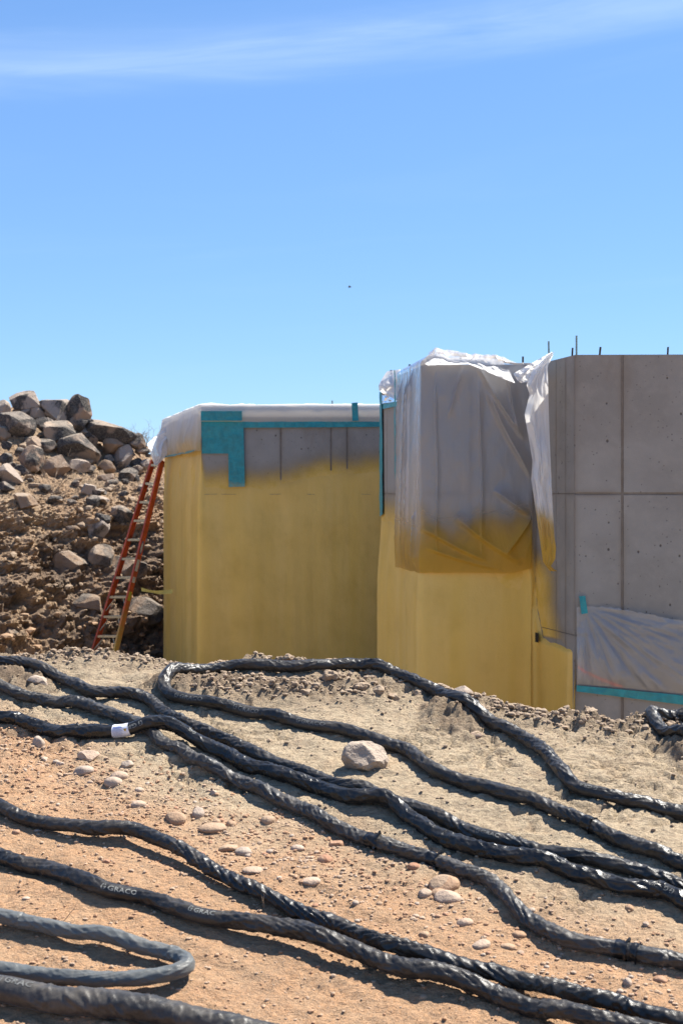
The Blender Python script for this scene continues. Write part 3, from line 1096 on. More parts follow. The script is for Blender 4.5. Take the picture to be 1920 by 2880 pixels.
def rebar(dx, dy0, dy1, D, mat, lean=0.0, r=0.0085):
    a = pt(dx, dy1, D)
    b = pt(dx + lean, dy0, D)
    d = b - a
    n = 9
    pts = [a - d * 0.25 + d * 1.25 * i / (n * 2) for i in range(n * 2 + 1)]
    rad = [r * (1.0 if i % 2 else 1.14) for i in range(n * 2 + 1)]
    v, f = tube(pts, rad, 8)
    mesh_obj('rebar', v, f, mat, wall, smooth=False)


for dx, y0, y1, D, m_, ln, r in ((763, 920, 934, 20.12, M_rebar_g, 0, 0.010), (898, 850, 866, 15.3, M_rebar, 0, 0.010), (940, 837, 848, 14.7, M_rebar, 0, 0.010),
                              (982, 824, 836, 13.66, M_rebar, 0, 0.008), (1057, 822, 832, 13.66, M_rebar, 0, 0.007), (1200, 819, 838, 13.66, M_rebar, 0, 0.009),
                              (1260, 784, 826, 13.6, M_rebar_g, -1, 0.0085), (1313, 799, 819, 12.75, M_rebar, 1, 0.008), (1323, 771, 817, 12.75, M_rebar_g, 0, 0.0085),
                              (1376, 797, 817, 12.72, M_rebar, 2, 0.009), (1532, 797, 816, 12.7, M_rebar, 1, 0.008), (747, 933, 937, 20.12, M_rebar, 0, 0.008)):
    rebar(dx, y0, y1, D, m_, ln, r)
# orange mark sprayed on the bare wall
q = [sz_of(x, y, 8) for x, y in ((1326, 1532), (1345, 1544), (1370, 1556), (1400, 1568), (1428, 1577))]
qs = np.interp(np.linspace(0, 4, 30), range(5), [a for a, b in q])
qz = np.interp(np.linspace(0, 4, 30), range(5), [b for a, b in q])
V = np.concatenate([wall_p(qs, 0.006, qz - 0.013 + 0.003 * np.sin(np.arange(30))), wall_p(qs, 0.006, qz + 0.013)]).reshape(2, 30, 3)
mesh_obj('paint_mark', V, gridf(2, 30), M_paint, wall)['label'] = 'orange spray-painted line on the bare wall'


# ------------------------------------------------------------------ teal tape
def tape(c4, seg, label, off=0.007, n=(14, 6), seed=0, ragged=0.0):
    (sa, za), (sb, zb), (sc, zc), (sd, zd) = [sz_of(x, y, seg) for x, y in c4]   # tl, tr, br, bl
    u, v = np.meshgrid(np.linspace(0, 1, n[0] * 2), np.linspace(0, 1, n[1]), indexing='ij')
    S = (sa * (1 - u) + sb * u) * (1 - v) + (sd * (1 - u) + sc * u) * v
    Z = (za * (1 - u) + zb * u) * (1 - v) + (zd * (1 - u) + zc * u) * v
    if ragged:
        Z = Z + ragged * (fbm(u * 9, v, 0, seed, 2) - 0.5)
    o_ = off + 0.010 * ridge(fbm(S * 9, Z * 9, 0, seed, 3)) ** 2
    e = (CH[seg + 1] - CH[seg]) / SEGL[seg]
    q = (S - SS[seg])[..., None] * e + CH[seg] + o_[..., None] * np.array([e[1], -e[0]])
    o = mesh_obj('tape_strip', np.concatenate([q, Z[..., None]], -1), gridf(n[0] * 2, n[1])[:, ::-1], M_tape, attrs={'spray': coat(S, Z) * (seg == 2) * 0.9})
    tag(o, label, 'tape', 'strips of teal tape')
    return o


tape([(463, 945), (557, 945), (557, 967), (463, 967)], 2, 'teal tape strip folded over the top left corner of the far block', 0.085, seed=1)
tape([(463, 966), (557.5, 966), (557.5, 1005), (463, 1005)], 2, 'upper wide teal tape strip beside the far block corner', 0.028, seed=2)
tape([(464, 1003), (558, 1003), (558, 1042), (464, 1042)], 2, 'lower wide teal tape strip beside the far block corner', 0.023, seed=3)
tape([(524, 984), (560, 984), (563, 1118), (526, 1119)], 2, 'vertical teal tape strip hanging below the wide strips', 0.034, n=(6, 14), seed=4)
tape([(556, 967.5), (873, 965.5), (873, 981), (556, 983)], 2, 'long horizontal teal tape strip along the far block plastic', 0.032, n=(30, 4), seed=5)
tape([(807, 926), (821, 925), (823, 967), (809, 968)], 2, 'short upright teal tape strip over the far block plastic', 0.058, n=(4, 10), seed=6)
tape([(875.5, 900), (880.5, 902), (883, 1182), (875.5, 1186)], 5, 'tall narrow teal tape strip on the edge of the middle block', 0.016, n=(3, 30), seed=7, ragged=0.01)
tape([(880, 929), (918, 921), (918, 932), (880, 940)], 5, 'short teal tape strip under the bunched plastic', 0.010, n=(8, 4), seed=8)
tape([(1328, 1369), (1342, 1368), (1348, 1408), (1333, 1410)], 8, 'small slanted teal tape patch on the bare wall', 0.026, n=(4, 8), seed=9)
tape([(1322, 1573), (1600, 1599), (1600, 1622), (1322, 1587)], 8, 'long teal tape strip along the foot of the low plastic', 0.024, n=(24, 6), seed=10)
tape([(1277, 1302), (1281, 1306), (1281, 1318), (1278, 1313)], 7, 'tiny teal tape scrap at the end of the hanging plastic flap', 0.05, n=(2, 4), seed=11)

tape([(384, 1050), (463, 1033.5), (463, 1037), (384, 1053.5)], 1, 'thin ragged teal tape edge along the hem of the far left plastic', 0.10, n=(20, 3), seed=12, ragged=0.02)
tape([(916.5, 850), (919.5, 850), (920.5, 1100), (918, 1100)], 5, 'thin upright teal tape edge beside the clear sheet on the middle block', 0.05, n=(3, 40), seed=13)


# ------------------------------------------------------------------ plastic sheets
def creases(S, Z, lines):
    """soft ridges along straight lines given in picture coordinates on a wall stretch"""
    o = np.zeros_like(S)
    for (x0, y0, x1, y1, sg, wd, h) in lines:
        a = np.array(sz_of(x0, y0, sg))
        b = np.array(sz_of(x1, y1, sg))
        L = np.linalg.norm(b - a)
        e = (b - a) / L
        t = (S - a[0]) * e[0] + (Z - a[1]) * e[1]
        d = -(S - a[0]) * e[1] + (Z - a[1]) * e[0]
        d = d + 0.25 * wd * np.sin(t * 5)
        prof = np.where(d > 0, np.exp(-(d / wd)), np.exp(-(d / (wd * 0.4)) ** 2))
        o += h * prof * sst(t, -0.05, 0.12 * L) * sst(t, L * 1.05, L * 0.75)
    return o


def film(name, sarr, zbot, off, mat, label, spray=None, nz=90, over=0.3, crest=None, back=24):
    """a sheet laid over the wall top and hanging down its outer side"""
    s = np.asarray(sarr)
    ns = len(s)
    v = np.linspace(0, 1, nz)
    zb = zbot(s)
    S = np.repeat(s[:, None], nz, 1)
    Zh = ZT + 0.012 + (zb - ZT - 0.012)[:, None] * v[None]
    H = off(S, Zh)
    hang = wall_p(S, H, Zh)
    top = crest(s) if crest is not None else np.full(ns, 0.012)
    tb = np.linspace(1, 0, back, endpoint=False)
    St = np.repeat(s[:, None], back, 1)
    Tb = np.repeat(tb[None], ns, 0)
    bulge = np.sin(np.clip(1 - Tb, 0, 1) * np.pi) ** 0.6
    zt = ZT + 0.014 + top[:, None] * bulge + 0.022 * ridge(fbm(St * 7, Tb * 2.5, 0, 91, 3)) ** 2 * (Tb > 0) * (0.3 + Tb)
    inward = -over * Tb + H[:, :1] * (1 - Tb)
    topv = wall_p(St, inward, zt)
    V = np.concatenate([topv, hang], 1)
    n2 = nz + back
    sp = np.zeros((ns, n2))
    if spray is not None:
        sp[:, back:] = spray(S, Zh)
    o = mesh_obj(name, V, gridf(ns, n2)[:, ::-1], mat, attrs={'spray': sp})
    tag(o, label, 'plastic sheet')
    return o


# far block: left return and front, two sheets
sA0 = SS[1] - 0.15
zl = sz_of(420, 1044, 1)[1]


def off_a(S, Z):
    d = (ZT - Z) / 0.7
    f = ridge(fbm(S * 1.3, Z * 0.9, 0, 201, 2)) ** 2
    return 0.040 + 0.20 * f * np.clip(d, 0, 1) * sst(d, 1.15, 0.6) + 0.02 * (fbm(S * 9, Z * 4, 0, 202, 3) - 0.5)


film('plastic_sheet', np.linspace(sA0, SS[2] + 0.02, 220),
     lambda s: np.interp(s, [sA0, SS[1], SS[2]], [sz_of(378, 1054, 1)[1] + 0.1, sz_of(378, 1052, 1)[1], sz_of(462, 1036, 1)[1]]) + 0.03 * (fbm(s * 3, 0, 0, 203) - 0.5),
     off_a, M_film_white, 'milky plastic draped over the left return of the far block',
     spray=lambda S, Z: sst(Z + 0.25 * (fbm(S * 4, Z, 0, 204) - 0.5), CZ + 1.3, CZ + 0.45) * 0.5,
     crest=lambda s: 0.004 + 0.05 * ridge(fbm(s * 2.5, 0, 0, 205, 3)) ** 2, over=0.35)


def off_b(S, Z):
    d = (ZT - Z) / 0.15
    return 0.030 + 0.028 * fbm(S * 3.5, Z * 3, 0, 211, 3) * sst(d, 1.0, 0.4) + 0.012 * sst(d, 0, 0.4)


film('plastic_sheet', np.linspace(SS[2] - 0.02, SS[3] - 0.1, 260), lambda s: np.full_like(s, sz_of(700, 969, 2)[1]) + 0.012 * (fbm(s * 4, 0, 0, 213) - 0.5),
     off_b, M_film_white, 'milky plastic strip along the top of the far block front', nz=24,
     spray=lambda S, Z: sst(Z, ZT - 0.05, ZT - 0.2) * 0.25, crest=lambda s: 0.002 + 0.022 * ridge(fbm(s * 1.8, 0, 0, 215, 3)) ** 2, over=0.4)

# middle block: sheet over the corner
sL = sz_of(918, 1000, 5)[0]
sR = sz_of(1226, 1000, 6)[0]
zfoot = CZ + (1390 - 1315 * K) / 4000 * 13.55
cre = [(930, 870, 922, 1300, 5, 0.05, 0.05), (945, 860, 935, 1290, 5, 0.035, 0.055), (955, 850, 950, 1310, 5, 0.05, 0.07),
       (962, 1180, 968, 1310, 5, 0.03, 0.05), (1000, 860, 1003, 1290, 6, 0.022, 0.030), (1100, 870, 1106, 1280, 6, 0.028, 0.035),
       (1098, 845, 1200, 1010, 6, 0.05, 0.06), (1120, 900, 1215, 1100, 6, 0.06, 0.05), (1165, 868, 1190, 1000, 6, 0.03, 0.05),
       (1060, 850, 1030, 960, 6, 0.03, 0.025), (975, 1215, 1120, 1290, 6, 0.05, 0.05), (1050, 1190, 1200, 1300, 6, 0.06, 0.045),
       (985, 1260, 1150, 1310, 6, 0.04, 0.04), (1140, 1130, 1215, 1180, 6, 0.05, 0.05), (1160, 1270, 1222, 1180, 6, 0.05, 0.05)]


def off_c(S, Z):
    d = np.clip((ZT - Z) / 2.0, 0, 1)
    o = 0.03 + creases(S, Z, cre) + 0.05 * d * (fbm(S * 2.2, Z * 0.8, 0, 221, 3) - 0.3) + 0.015 * (fbm(S * 8, Z * 3, 0, 222, 3) - 0.5)
    ft = sst(Z, zfoot + 0.16, zfoot)
    o = np.maximum(o, 0.012) * (1 - 0.55 * ft)
    tk = 0.040 * sst(Z, CZ - 0.2, CZ - 0.8)       # lies over the foam below
    return o + tk


film('plastic_sheet', np.concatenate([np.linspace(sL, SS[6], 110), np.linspace(SS[6] + 0.004, sR, 190)]),
     lambda s: zfoot + 0.03 * (fbm(s * 4, 0, 0, 225) - 0.5) + 0.05 * sst(s, sR - 0.25, sR), off_c, M_film,
     'large clear plastic sheet hung over the corner of the middle block', nz=190,
     spray=lambda S, Z: sst(Z + 0.45 * (fbm(S * 3, Z * 1.5, 0, 227, 3) - 0.5) - 0.25 * creases(S, Z, cre[10:]), CZ + 0.05, CZ - 0.60) * np.where(S < SS[6], 0.8, 1),
     crest=lambda s: np.interp(s, [sL, SS[6], SS[6] + 0.12, SS[6] + 0.5, sR - 0.35, sR - 0.1, sR], [0.02, 0.05, 0.12, 0.06, 0.06, -0.05, -0.02]) + 0.03 * ridge(fbm(s * 6, 0, 0, 229, 2)), over=0.28)


def patch(name, left, right, Dl, Dr, mat, label, nu=40, nv=90, amp=0.03, seed=1, spray=None, fs=(4, 3), curl=0.0):
    """a loose sheet between two edges, each a list of picture points, with its own depth and folds"""
    left, right = np.array(left, float), np.array(right, float)

    def par(a):
        L = np.concatenate([[0], np.cumsum(np.linalg.norm(np.diff(a, axis=0), axis=1))])
        return np.stack([np.interp(np.linspace(0, 1, nv), L / L[-1], a[:, k]) for k in (0, 1)], -1)
    l, r = par(left), par(right)
    dl = np.interp(np.linspace(0, 1, nv), np.linspace(0, 1, len(np.atleast_1d(Dl))), np.atleast_1d(Dl))
    dr = np.interp(np.linspace(0, 1, nv), np.linspace(0, 1, len(np.atleast_1d(Dr))), np.atleast_1d(Dr))
    V = np.zeros((nu, nv, 3))
    for i, u in enumerate(np.linspace(0, 1, nu)):
        p = l * (1 - u) + r * u
        D = dl * (1 - u) + dr * u
        v = np.linspace(0, 1, nv)
        D = D - amp * (2 * ridge(fbm(u * fs[0], v * fs[1], 0, seed, 3)) ** 1.5 - 0.6) - curl * math.sin(u * math.pi)
        V[i, :, 0] = (p[:, 0] * K - 960) / 4000 * D
        V[i, :, 1] = D
        V[i, :, 2] = CZ + (1390 - p[:, 1] * K) / 4000 * D
    sp = np.zeros((nu, nv))
    if spray:
        sp = spray(V[..., 0], V[..., 2])
    o = mesh_obj(name, V, gridf(nu, nv), mat, attrs={'spray': sp})
    return o


zz = lambda dy, D: CZ + (1390 - dy * K) / 4000 * D
# flap at the far left corner
tag(patch('plastic_flap', [(392, 968), (362, 998), (339, 1020), (346, 1042), (355, 1068)], [(396, 975), (394, 1005), (388, 1030), (382, 1048), (362, 1068)],
          [23.6, 23.3, 23.0, 22.9], [23.4, 23.2, 22.95], M_film_white, '', 30, 40, 0.10, 11, fs=(2, 2)),
    'white plastic flap blown out beside the ladder top', 'plastic sheet')
# bunched plastic at the far end of the middle block
tag(patch('plastic_bunch', [(888, 853), (878, 868), (869, 885), (870, 896), (880, 905)], [(919, 848), (919, 862), (918, 885), (917, 905), (918, 922)],
          [15.55, 15.4, 15.3, 15.25], [14.9, 14.8, 14.75], M_film_white, '', 40, 40, 0.06, 12, curl=0.12, fs=(1.6, 1.8)),
    'milky plastic bunched over the far edge of the middle block', 'plastic sheet')
tag(patch('plastic_bunch', [(876, 896), (877, 908), (877, 927)], [(918, 905), (918, 915), (918, 921)],
          [15.65, 15.6], [14.7, 14.68], M_film, '', 30, 20, 0.05, 13, fs=(3, 2)),
    'clear glossy plastic tucked under the bunched plastic', 'plastic sheet')
# crumpled sheet standing up along the middle block top
tag(patch('plastic_crumple', [(975, 836), (1000, 814), (1010, 812), (1030, 822), (1070, 820), (1110, 821), (1150, 829), (1172, 848), (1178, 872)],
          [(985, 841), (1005, 838), (1020, 838), (1040, 838), (1075, 836), (1110, 850), (1150, 868), (1172, 876), (1182, 880)],
          [13.5, 13.8, 13.75, 13.7, 13.6], [13.42, 13.46, 13.45, 13.4, 13.32], M_film_white, '', 26, 150, 0.045, 14, fs=(1.5, 6)),
    'white crumpled plastic piled along the top of the middle block', 'plastic sheet')
# sheet gathered in the inner corner and its long hanging flap
tag(patch('plastic_gather', [(1178, 858), (1186, 872), (1196, 880), (1206, 878)], [(1266, 808), (1270, 815), (1262, 832), (1225, 880)],
          [13.35, 13.25, 13.15], [12.9, 12.95, 13.0], M_film_white, '', 60, 30, 0.07, 15, fs=(4, 3)),
    'crumpled white plastic gathered between the middle block and bare wall', 'plastic sheet')
tag(patch('plastic_flap', [(1258, 813), (1235, 838), (1222, 850), (1208, 884), (1215, 905), (1204, 952), (1222, 1058), (1219, 1100), (1226, 1150), (1236, 1220), (1246, 1290), (1262, 1312)],
          [(1273, 808), (1262, 822), (1257, 845), (1258, 900), (1261, 1000), (1266, 1120), (1272, 1230), (1276, 1258), (1274, 1285), (1264, 1300), (1272, 1308), (1279, 1312)],
          [12.95, 12.9, 12.75, 12.65, 12.8], [12.85, 12.75, 12.7, 12.7, 12.72], M_film_white, '', 36, 160, 0.05, 16,
          spray=lambda X, Z: sst(Z + 0.7 * (X - 2.0) + 0.2 * (fbm(X * 6, Z * 2, 0, 261) - 0.5), CZ - 0.12, CZ - 0.62) * 0.95, fs=(2, 3)),
    'long white plastic flap hanging beside the bare wall corner', 'plastic sheet')


# low sheet on the bare wall
def low_sheet():
    nu, nv = 120, 60
    u, v = np.meshgrid(np.linspace(0, 1, nu), np.linspace(0, 1, nv), indexing='ij')
    dx = 1323 + u * 290
    ytop = np.interp(dx, [1323, 1345, 1400, 1500, 1568, 1613], [1396, 1392, 1394, 1412, 1427, 1436]) + 5 * (fbm(u * 30, 0, 0, 271, 3) - 0.5)
    ybot = 1578 + (dx - 1322) / 278 * 27
    dy = ytop + v * (ybot - ytop)
    sz = [sz_of(a, b, 8) for a, b in zip(dx.ravel(), dy.ravel())]
    S = np.array([a for a, b in sz]).reshape(nu, nv)
    Z = np.array([b for a, b in sz]).reshape(nu, nv)
    ang = np.arctan2(dy - 1392, dx - 1338 + 1e-6)
    rad = np.hypot(dy - 1392, dx - 1338) / 200
    f = ridge(fbm(ang * 5.5, rad * 0.7, 0, 273, 3)) ** 2
    o = 0.010 + 0.045 * f * sst(rad, 0.03, 0.6) * sst(v, 1.0, 0.8) + 0.008 * fbm(dx / 12, dy / 12, 0, 274, 2) * sst(v, 1, .9)
    e = (CH[9] - CH[8]) / SEGL[8]
    q = (S - SS[8])[..., None] * e + CH[8] + o[..., None] * np.array([e[1], -e[0]])
    ob = mesh_obj('plastic_sheet', np.concatenate([q, Z[..., None]], -1), gridf(nu, nv)[:, ::-1], M_film, attrs={'spray': np.zeros((nu, nv))})
    tag(ob, 'clear plastic sheet taped low on the bare concrete wall', 'plastic sheet')


low_sheet()


# ------------------------------------------------------------------ ladder
def ladder():
    L0, L1 = pt(213, 1500, 22.55), pt(351, 1058, 23.35)
    R0, R1 = pt(266, 1500, 22.25), pt(374, 1058, 23.15)

    def down(a, b):
        d = b - a
        zf = float(ground_h(a[0], a[1])) - 0.01
        k = (zf - a[2]) / d[2]
        return a + d * k
    Lf, Rf = down(L0, L1), down(R0, R1)
    root = empty('step_ladder', tuple((Lf + Rf) / 2))
    tag(root, 'orange fibreglass ladder leaning against the far left wall corner', 'ladder')
    rd = R0 - L0
    rd[2] = 0
    rd /= np.linalg.norm(rd)
    for a, b, inner in ((Lf, L1, 1), (Rf, R1, -1)):
        d = b - a
        L = np.linalg.norm(d)
        e = d / L
        fr = np.cross(rd, e)
        fr /= np.linalg.norm(fr)
        c = (a + b) / 2
        parts = [boxv(c, e * L / 2, rd * 0.004, fr * 0.042),
                 boxv(c + fr * 0.044 + rd * inner * 0.012, e * L / 2, rd * 0.017, fr * 0.004),
                 boxv(c - fr * 0.044 + rd * inner * 0.012, e * L / 2, rd * 0.017, fr * 0.004)]
        v, f = join(parts)
        sp = [1.0 if (np.dot(np.array(q) - c, e) < 0 and inner == -1) else 0.0 for q in v]
        rail = mesh_obj('rail', v, f, M_orange, root, smooth=False, attrs={'spray': sp})
        v, f = boxv(a + e * 0.03 + rd * inner * 0.006, e * 0.045, rd * 0.024, fr * 0.056)
        mesh_obj('foot', v, f, M_alu, root, smooth=False)
    e = (R1 - Rf) / np.linalg.norm(R1 - Rf)
    fr = np.cross(rd, e)
    fr /= np.linalg.norm(fr)
    ys = [(1060 + z / 2.8) / K for z in (690, 840, 990, 1138, 1290, 1440, 1587, 1738, 1890, 2040, 2190)]
    for i, y in enumerate(ys):
        t = (1500 - y) / (1500 - 1058)
        a, b = L0 + (L1 - L0) * t, R0 + (R1 - R0) * t
        m_ = (a + b) / 2
        h = (b - a) / 2 * 0.985
        fl = np.cross(h / np.linalg.norm(h), (0, 0, 1))
        parts = [boxv(m_, h, fl * 0.040, np.array([0, 0, 0.005])), boxv(m_ + fl * 0.038 - np.array([0, 0, 0.016]), h, fl * 0.004, np.array([0, 0, 0.016])),
                 boxv(m_ - fl * 0.038 - np.array([0, 0, 0.016]), h, fl * 0.004, np.array([0, 0, 0.016]))]
        v, f = join(parts)
        mesh_obj('rung', v, f, M_alu, root, smooth=False)
        if i >= 7:
            for p, q, sg in ((a, b, 1), (b, a, -1)):
                s = p + (q - p) * 0.33 - np.array([0, 0, 0.01])
                t2 = t - 0.075
                en = (L0 + (L1 - L0) * t2) if sg == 1 else (R0 + (R1 - R0) * t2)
                v, f = tube([s, (s + en) / 2, en], 0.009, 6)
                mesh_obj('brace', v, f, M_alu, root)
    for y0, y1, m_, nm in ((1305, 1415, M_label_b, 'oval_sticker'), (1455, 1545, M_label_w, 'sticker'), (1590, 1635, M_label_w, 'sticker'), (1705, 1775, M_label_y, 'sticker')):
        ta = (1500 - (1060 + y0 / 2.8) / K) / 442
        tb = (1500 - (1060 + y1 / 2.8) / K) / 442
        a, b = R0 + (R1 - R0) * ta, R0 + (R1 - R0) * tb
        c = (a + b) / 2 + rd * 0.0065
        hl = np.linalg.norm(a - b) / 2
        if nm == 'oval_sticker':
            an = np.linspace(0, 2 * np.pi, 24, endpoint=False)
            v = [c + e * hl * math.cos(k) + fr * 0.028 * math.sin(k) for k in an]
            o = mesh_obj(nm, v, [tuple(range(24))], m_, root, smooth=False)
            v = [c + rd * 0.001 + e * hl * 0.72 * math.cos(k) + fr * 0.018 * math.sin(k) for k in an]
            mesh_obj('sticker_field', v, [tuple(range(24))], M_label_w, o, smooth=False)
        else:
            v, f = boxv(c, e * hl, rd * 0.001, fr * 0.030)
            mesh_obj(nm, v, f, m_, root, smooth=False)


ladder()
# strap from ladder to wall
a, b = pt(325, 1353.5, 22.1), pt(397, 1358, 22.3)
V = []
for i, t in enumerate(np.linspace(0, 1, 24)):
    p = a * (1 - t) + b * t - np.array([0, 0, 0.03 * math.sin(math.pi * t)])
    tw = 0.5 + 0.9 * math.sin(t * 5)
    w_ = np.array([0, -math.sin(tw) * 0.014, 0.018 + abs(math.cos(tw)) * 0.014])
    V += [p - w_, p + w_]
o = mesh_obj('tie_strap', V, gridf(24, 2), M_strap)
tag(o, 'thin yellow strap stretched from the ladder to the foam wall', 'strap')

# ------------------------------------------------------------------ hoses
def catmull(P, step):
    P = np.asarray(P, float)
    Q = np.concatenate([[2 * P[0] - P[1]], P, [2 * P[-1] - P[-2]]])
    out = []
    for i in range(1, len(Q) - 2):
        p0, p1, p2, p3 = Q[i - 1], Q[i], Q[i + 1], Q[i + 2]
        n = max(4, int(np.linalg.norm((p2 - p1)[:2]) / 0.01))
        for t in np.linspace(0, 1, n, endpoint=False):
            out.append(0.5 * ((2 * p1) + (-p0 + p2) * t + (2 * p0 - 5 * p1 + 4 * p2 - p3) * t * t + (-p0 + 3 * p1 - 3 * p2 + p3) * t ** 3))
    out.append(Q[-2])
    out = np.array(out)
    L = np.concatenate([[0], np.cumsum(np.linalg.norm(np.diff(out[:, :2], axis=0), axis=1))])
    s = np.arange(0, L[-1], step)
    return np.stack([np.interp(s, L, out[:, k]) for k in range(out.shape[1])], -1)


def gsm(a, w):
    k = np.exp(-(np.arange(-2 * w, 2 * w + 1) / w) ** 2)
    k /= k.sum()
    return np.convolve(np.pad(a, 2 * w, mode='edge'), k, 'valid')


STEP = 0.0045


class Hose:
    def __init__(self, pts, r, mat, label, seed, twist=6.0, crinkle=1.0, fold=1.0, lift=0.012, ext=(1, 1), flat=1.0):
        P = []
        for q in pts:
            # the eye sees the middle of the hose: step back from the ground below it
            x, y = hit_ground(q[0], q[1] + 0.55 * r * 4000 / 7.0 / K)
            P.append((x, y, q[2] if len(q) > 2 else 0.0))
        P = np.array(P)
        if ext[0]:
            d = P[0] - P[1]
            d[2] = 0
            P = np.concatenate([[P[0] + d / np.linalg.norm(d) * ext[0]], P])
        if ext[1]:
            d = P[-1] - P[-2]
            d[2] = 0
            P = np.concatenate([P, [P[-1] + d / np.linalg.norm(d) * ext[1]]])
        C = catmull(P, STEP)
        for k in (0, 1):
            C[:, k] = gsm(C[:, k], 6)
        s = np.arange(len(C)) * STEP
        g = gsm(ground_h(C[:, 0], C[:, 1], True), 14)
        lf = lift * 3.0 * np.clip(fbm(s * 1.9, seed * 3.1, 0, seed, 2) - 0.42, 0, 1)
        z = g + r * 0.90 + lf + C[:, 2]
        wig = 0.007 * (fbm(s * 7, 0.5, 0, seed + 3, 2) - 0.5)
        self.C = np.stack([C[:, 0] + wig, C[:, 1] + wig, gsm(z, 5)], -1)
        T = np.gradient(self.C, axis=0)
        T /= np.linalg.norm(T, axis=1)[:, None]
        S = np.cross(T, (0, 0, 1.0))
        S /= np.linalg.norm(S, axis=1)[:, None]
        U = np.cross(S, T)
        self.T, self.S, self.U, self.s, self.r, self.seed = T, S, U, s, r * 0.95, seed
        self.tw, self.cr, self.fo, self.flat = twist, crinkle, fold, flat
        self.calm = []
        self.label, self.mat = label, mat

    def near(self, dx, dy):
        q = self.C
        px = (q[:, 0] / q[:, 1] * 4000 + 960) / K
        py = (1390 - (q[:, 2] - CZ) / q[:, 1] * 4000) / K
        return int(np.argmin((px - dx) ** 2 + (py - dy) ** 2))

    def surf(self, s, th, extra=0.0):
        s, th = np.broadcast_arrays(np.asarray(s, float), np.asarray(th, float))
        r, sd = self.r, self.seed
        calm = np.ones_like(s)
        for c, w in self.calm:
            calm = calm * (1 - 0.85 * np.exp(-((s - c) / w) ** 4))
        lump = 0.16 * (fbm(s * 6.5, sd * 1.7, 0, sd + 5, 2) - 0.5)
        a = th + self.tw * s
        f1 = ridge(fbm(s * 5.0, np.cos(a) * 1.5 + 9, np.sin(a) * 1.5 + 9, sd + 11, 2)) ** 3
        a2 = th - self.tw * 2.2 * s
        f2 = ridge(fbm(s * 13.0, np.cos(a2) * 1.1 + 4, np.sin(a2) * 1.1 + 4, sd + 17, 3)) ** 4
        def saw(k, sl, sdd, w):
            ph = s * k * (1 + 0.0 * th) + sl * np.sin(th + 2.0 * n3(s * 3.0, 0.3, 0, sdd)) + 2.6 * n3(s * 4.5, np.cos(th) * 0.6 + 3, np.sin(th) * 0.6 + 3, sdd)
            fr_ = ph - np.floor(ph)
            cell = _h(np.floor(ph), np.floor(ph) * 0, np.floor(ph) * 0 + 3, sdd)
            pr = np.where(fr_ < w, fr_ / w, (1 - fr_) / (1 - w))
            lo = np.exp(-(1 - np.cos(th - 6.28 * cell * 0.5 + 1.2)) * 0.9)
            return pr ** 1.3 * lo * (0.35 + 0.65 * cell)
        sw = saw(17.0, 1.5, sd + 31, 0.3) + 0.4 * saw(29.0, -1.1, sd + 37, 0.7)
        crk = ridge(n3(s * 34 + 1.6 * np.sin(th + s * 9) + 2.0 * n3(s * 9, th * 0.7, 0, sd), np.cos(th) * 0.9 + 5, np.sin(th) * 0.9 + 5, sd + 23)) ** 2
        env = sst(fbm(s * 2.4, sd, 0, sd + 29, 2), 0.30, 0.62)
        dz = (0.17 * self.fo * (f1 - 0.35) + 0.12 * self.fo * (f2 - 0.2) + 0.06 * self.cr * env * (crk - 0.4) + 0.33 * self.cr * (0.25 + 0.75 * env) * (sw - 0.35)) * calm
        rr = r * (1 + lump + dz) + extra
        C = np.stack([np.interp(s, self.s, self.C[:, k]) for k in range(3)], -1)
        Sx = np.stack([np.interp(s, self.s, self.S[:, k]) for k in range(3)], -1)
        Ux = np.stack([np.interp(s, self.s, self.U[:, k]) for k in range(3)], -1)
        fl = self.flat
        return C + (rr * np.sin(th) * (2 - fl))[..., None] * Sx + (rr * np.cos(th) * (0.97 * fl))[..., None] * Ux

    def build(self):
        n = 44
        th = np.linspace(0, 2 * np.pi, n, endpoint=False)
        S, TH = np.meshgrid(self.s, th, indexing='ij')
        V = self.surf(S, TH)
        self.root = empty('spray_hose', tuple(self.C[len(self.C) // 2] - np.array([0, 0, self.r])))
        tag(self.root, self.label, 'hose', 'black jacketed spray hoses')
        mesh_obj('hose_sleeve', V, gridf(len(self.s), n, True), self.mat, self.root)
        return self

    def face(self, i):
        """angle round the hose that faces the camera, and whether it runs rightwards"""
        v = camo - self.C[i]
        v /= np.linalg.norm(v)
        return math.atan2(v @ self.S[i], v @ self.U[i]), (1 if self.T[i][0] > 0 else -1)

    def mark(self, s, u, v, th0, sign, extra):
        """flat print coordinates u (along), v (up) onto the sleeve"""
        # on the camera's side 'up' is towards the top of the hose
        return self.surf(s + sign * u, th0 - np.asarray(v) * sign / self.r * self.side, extra)


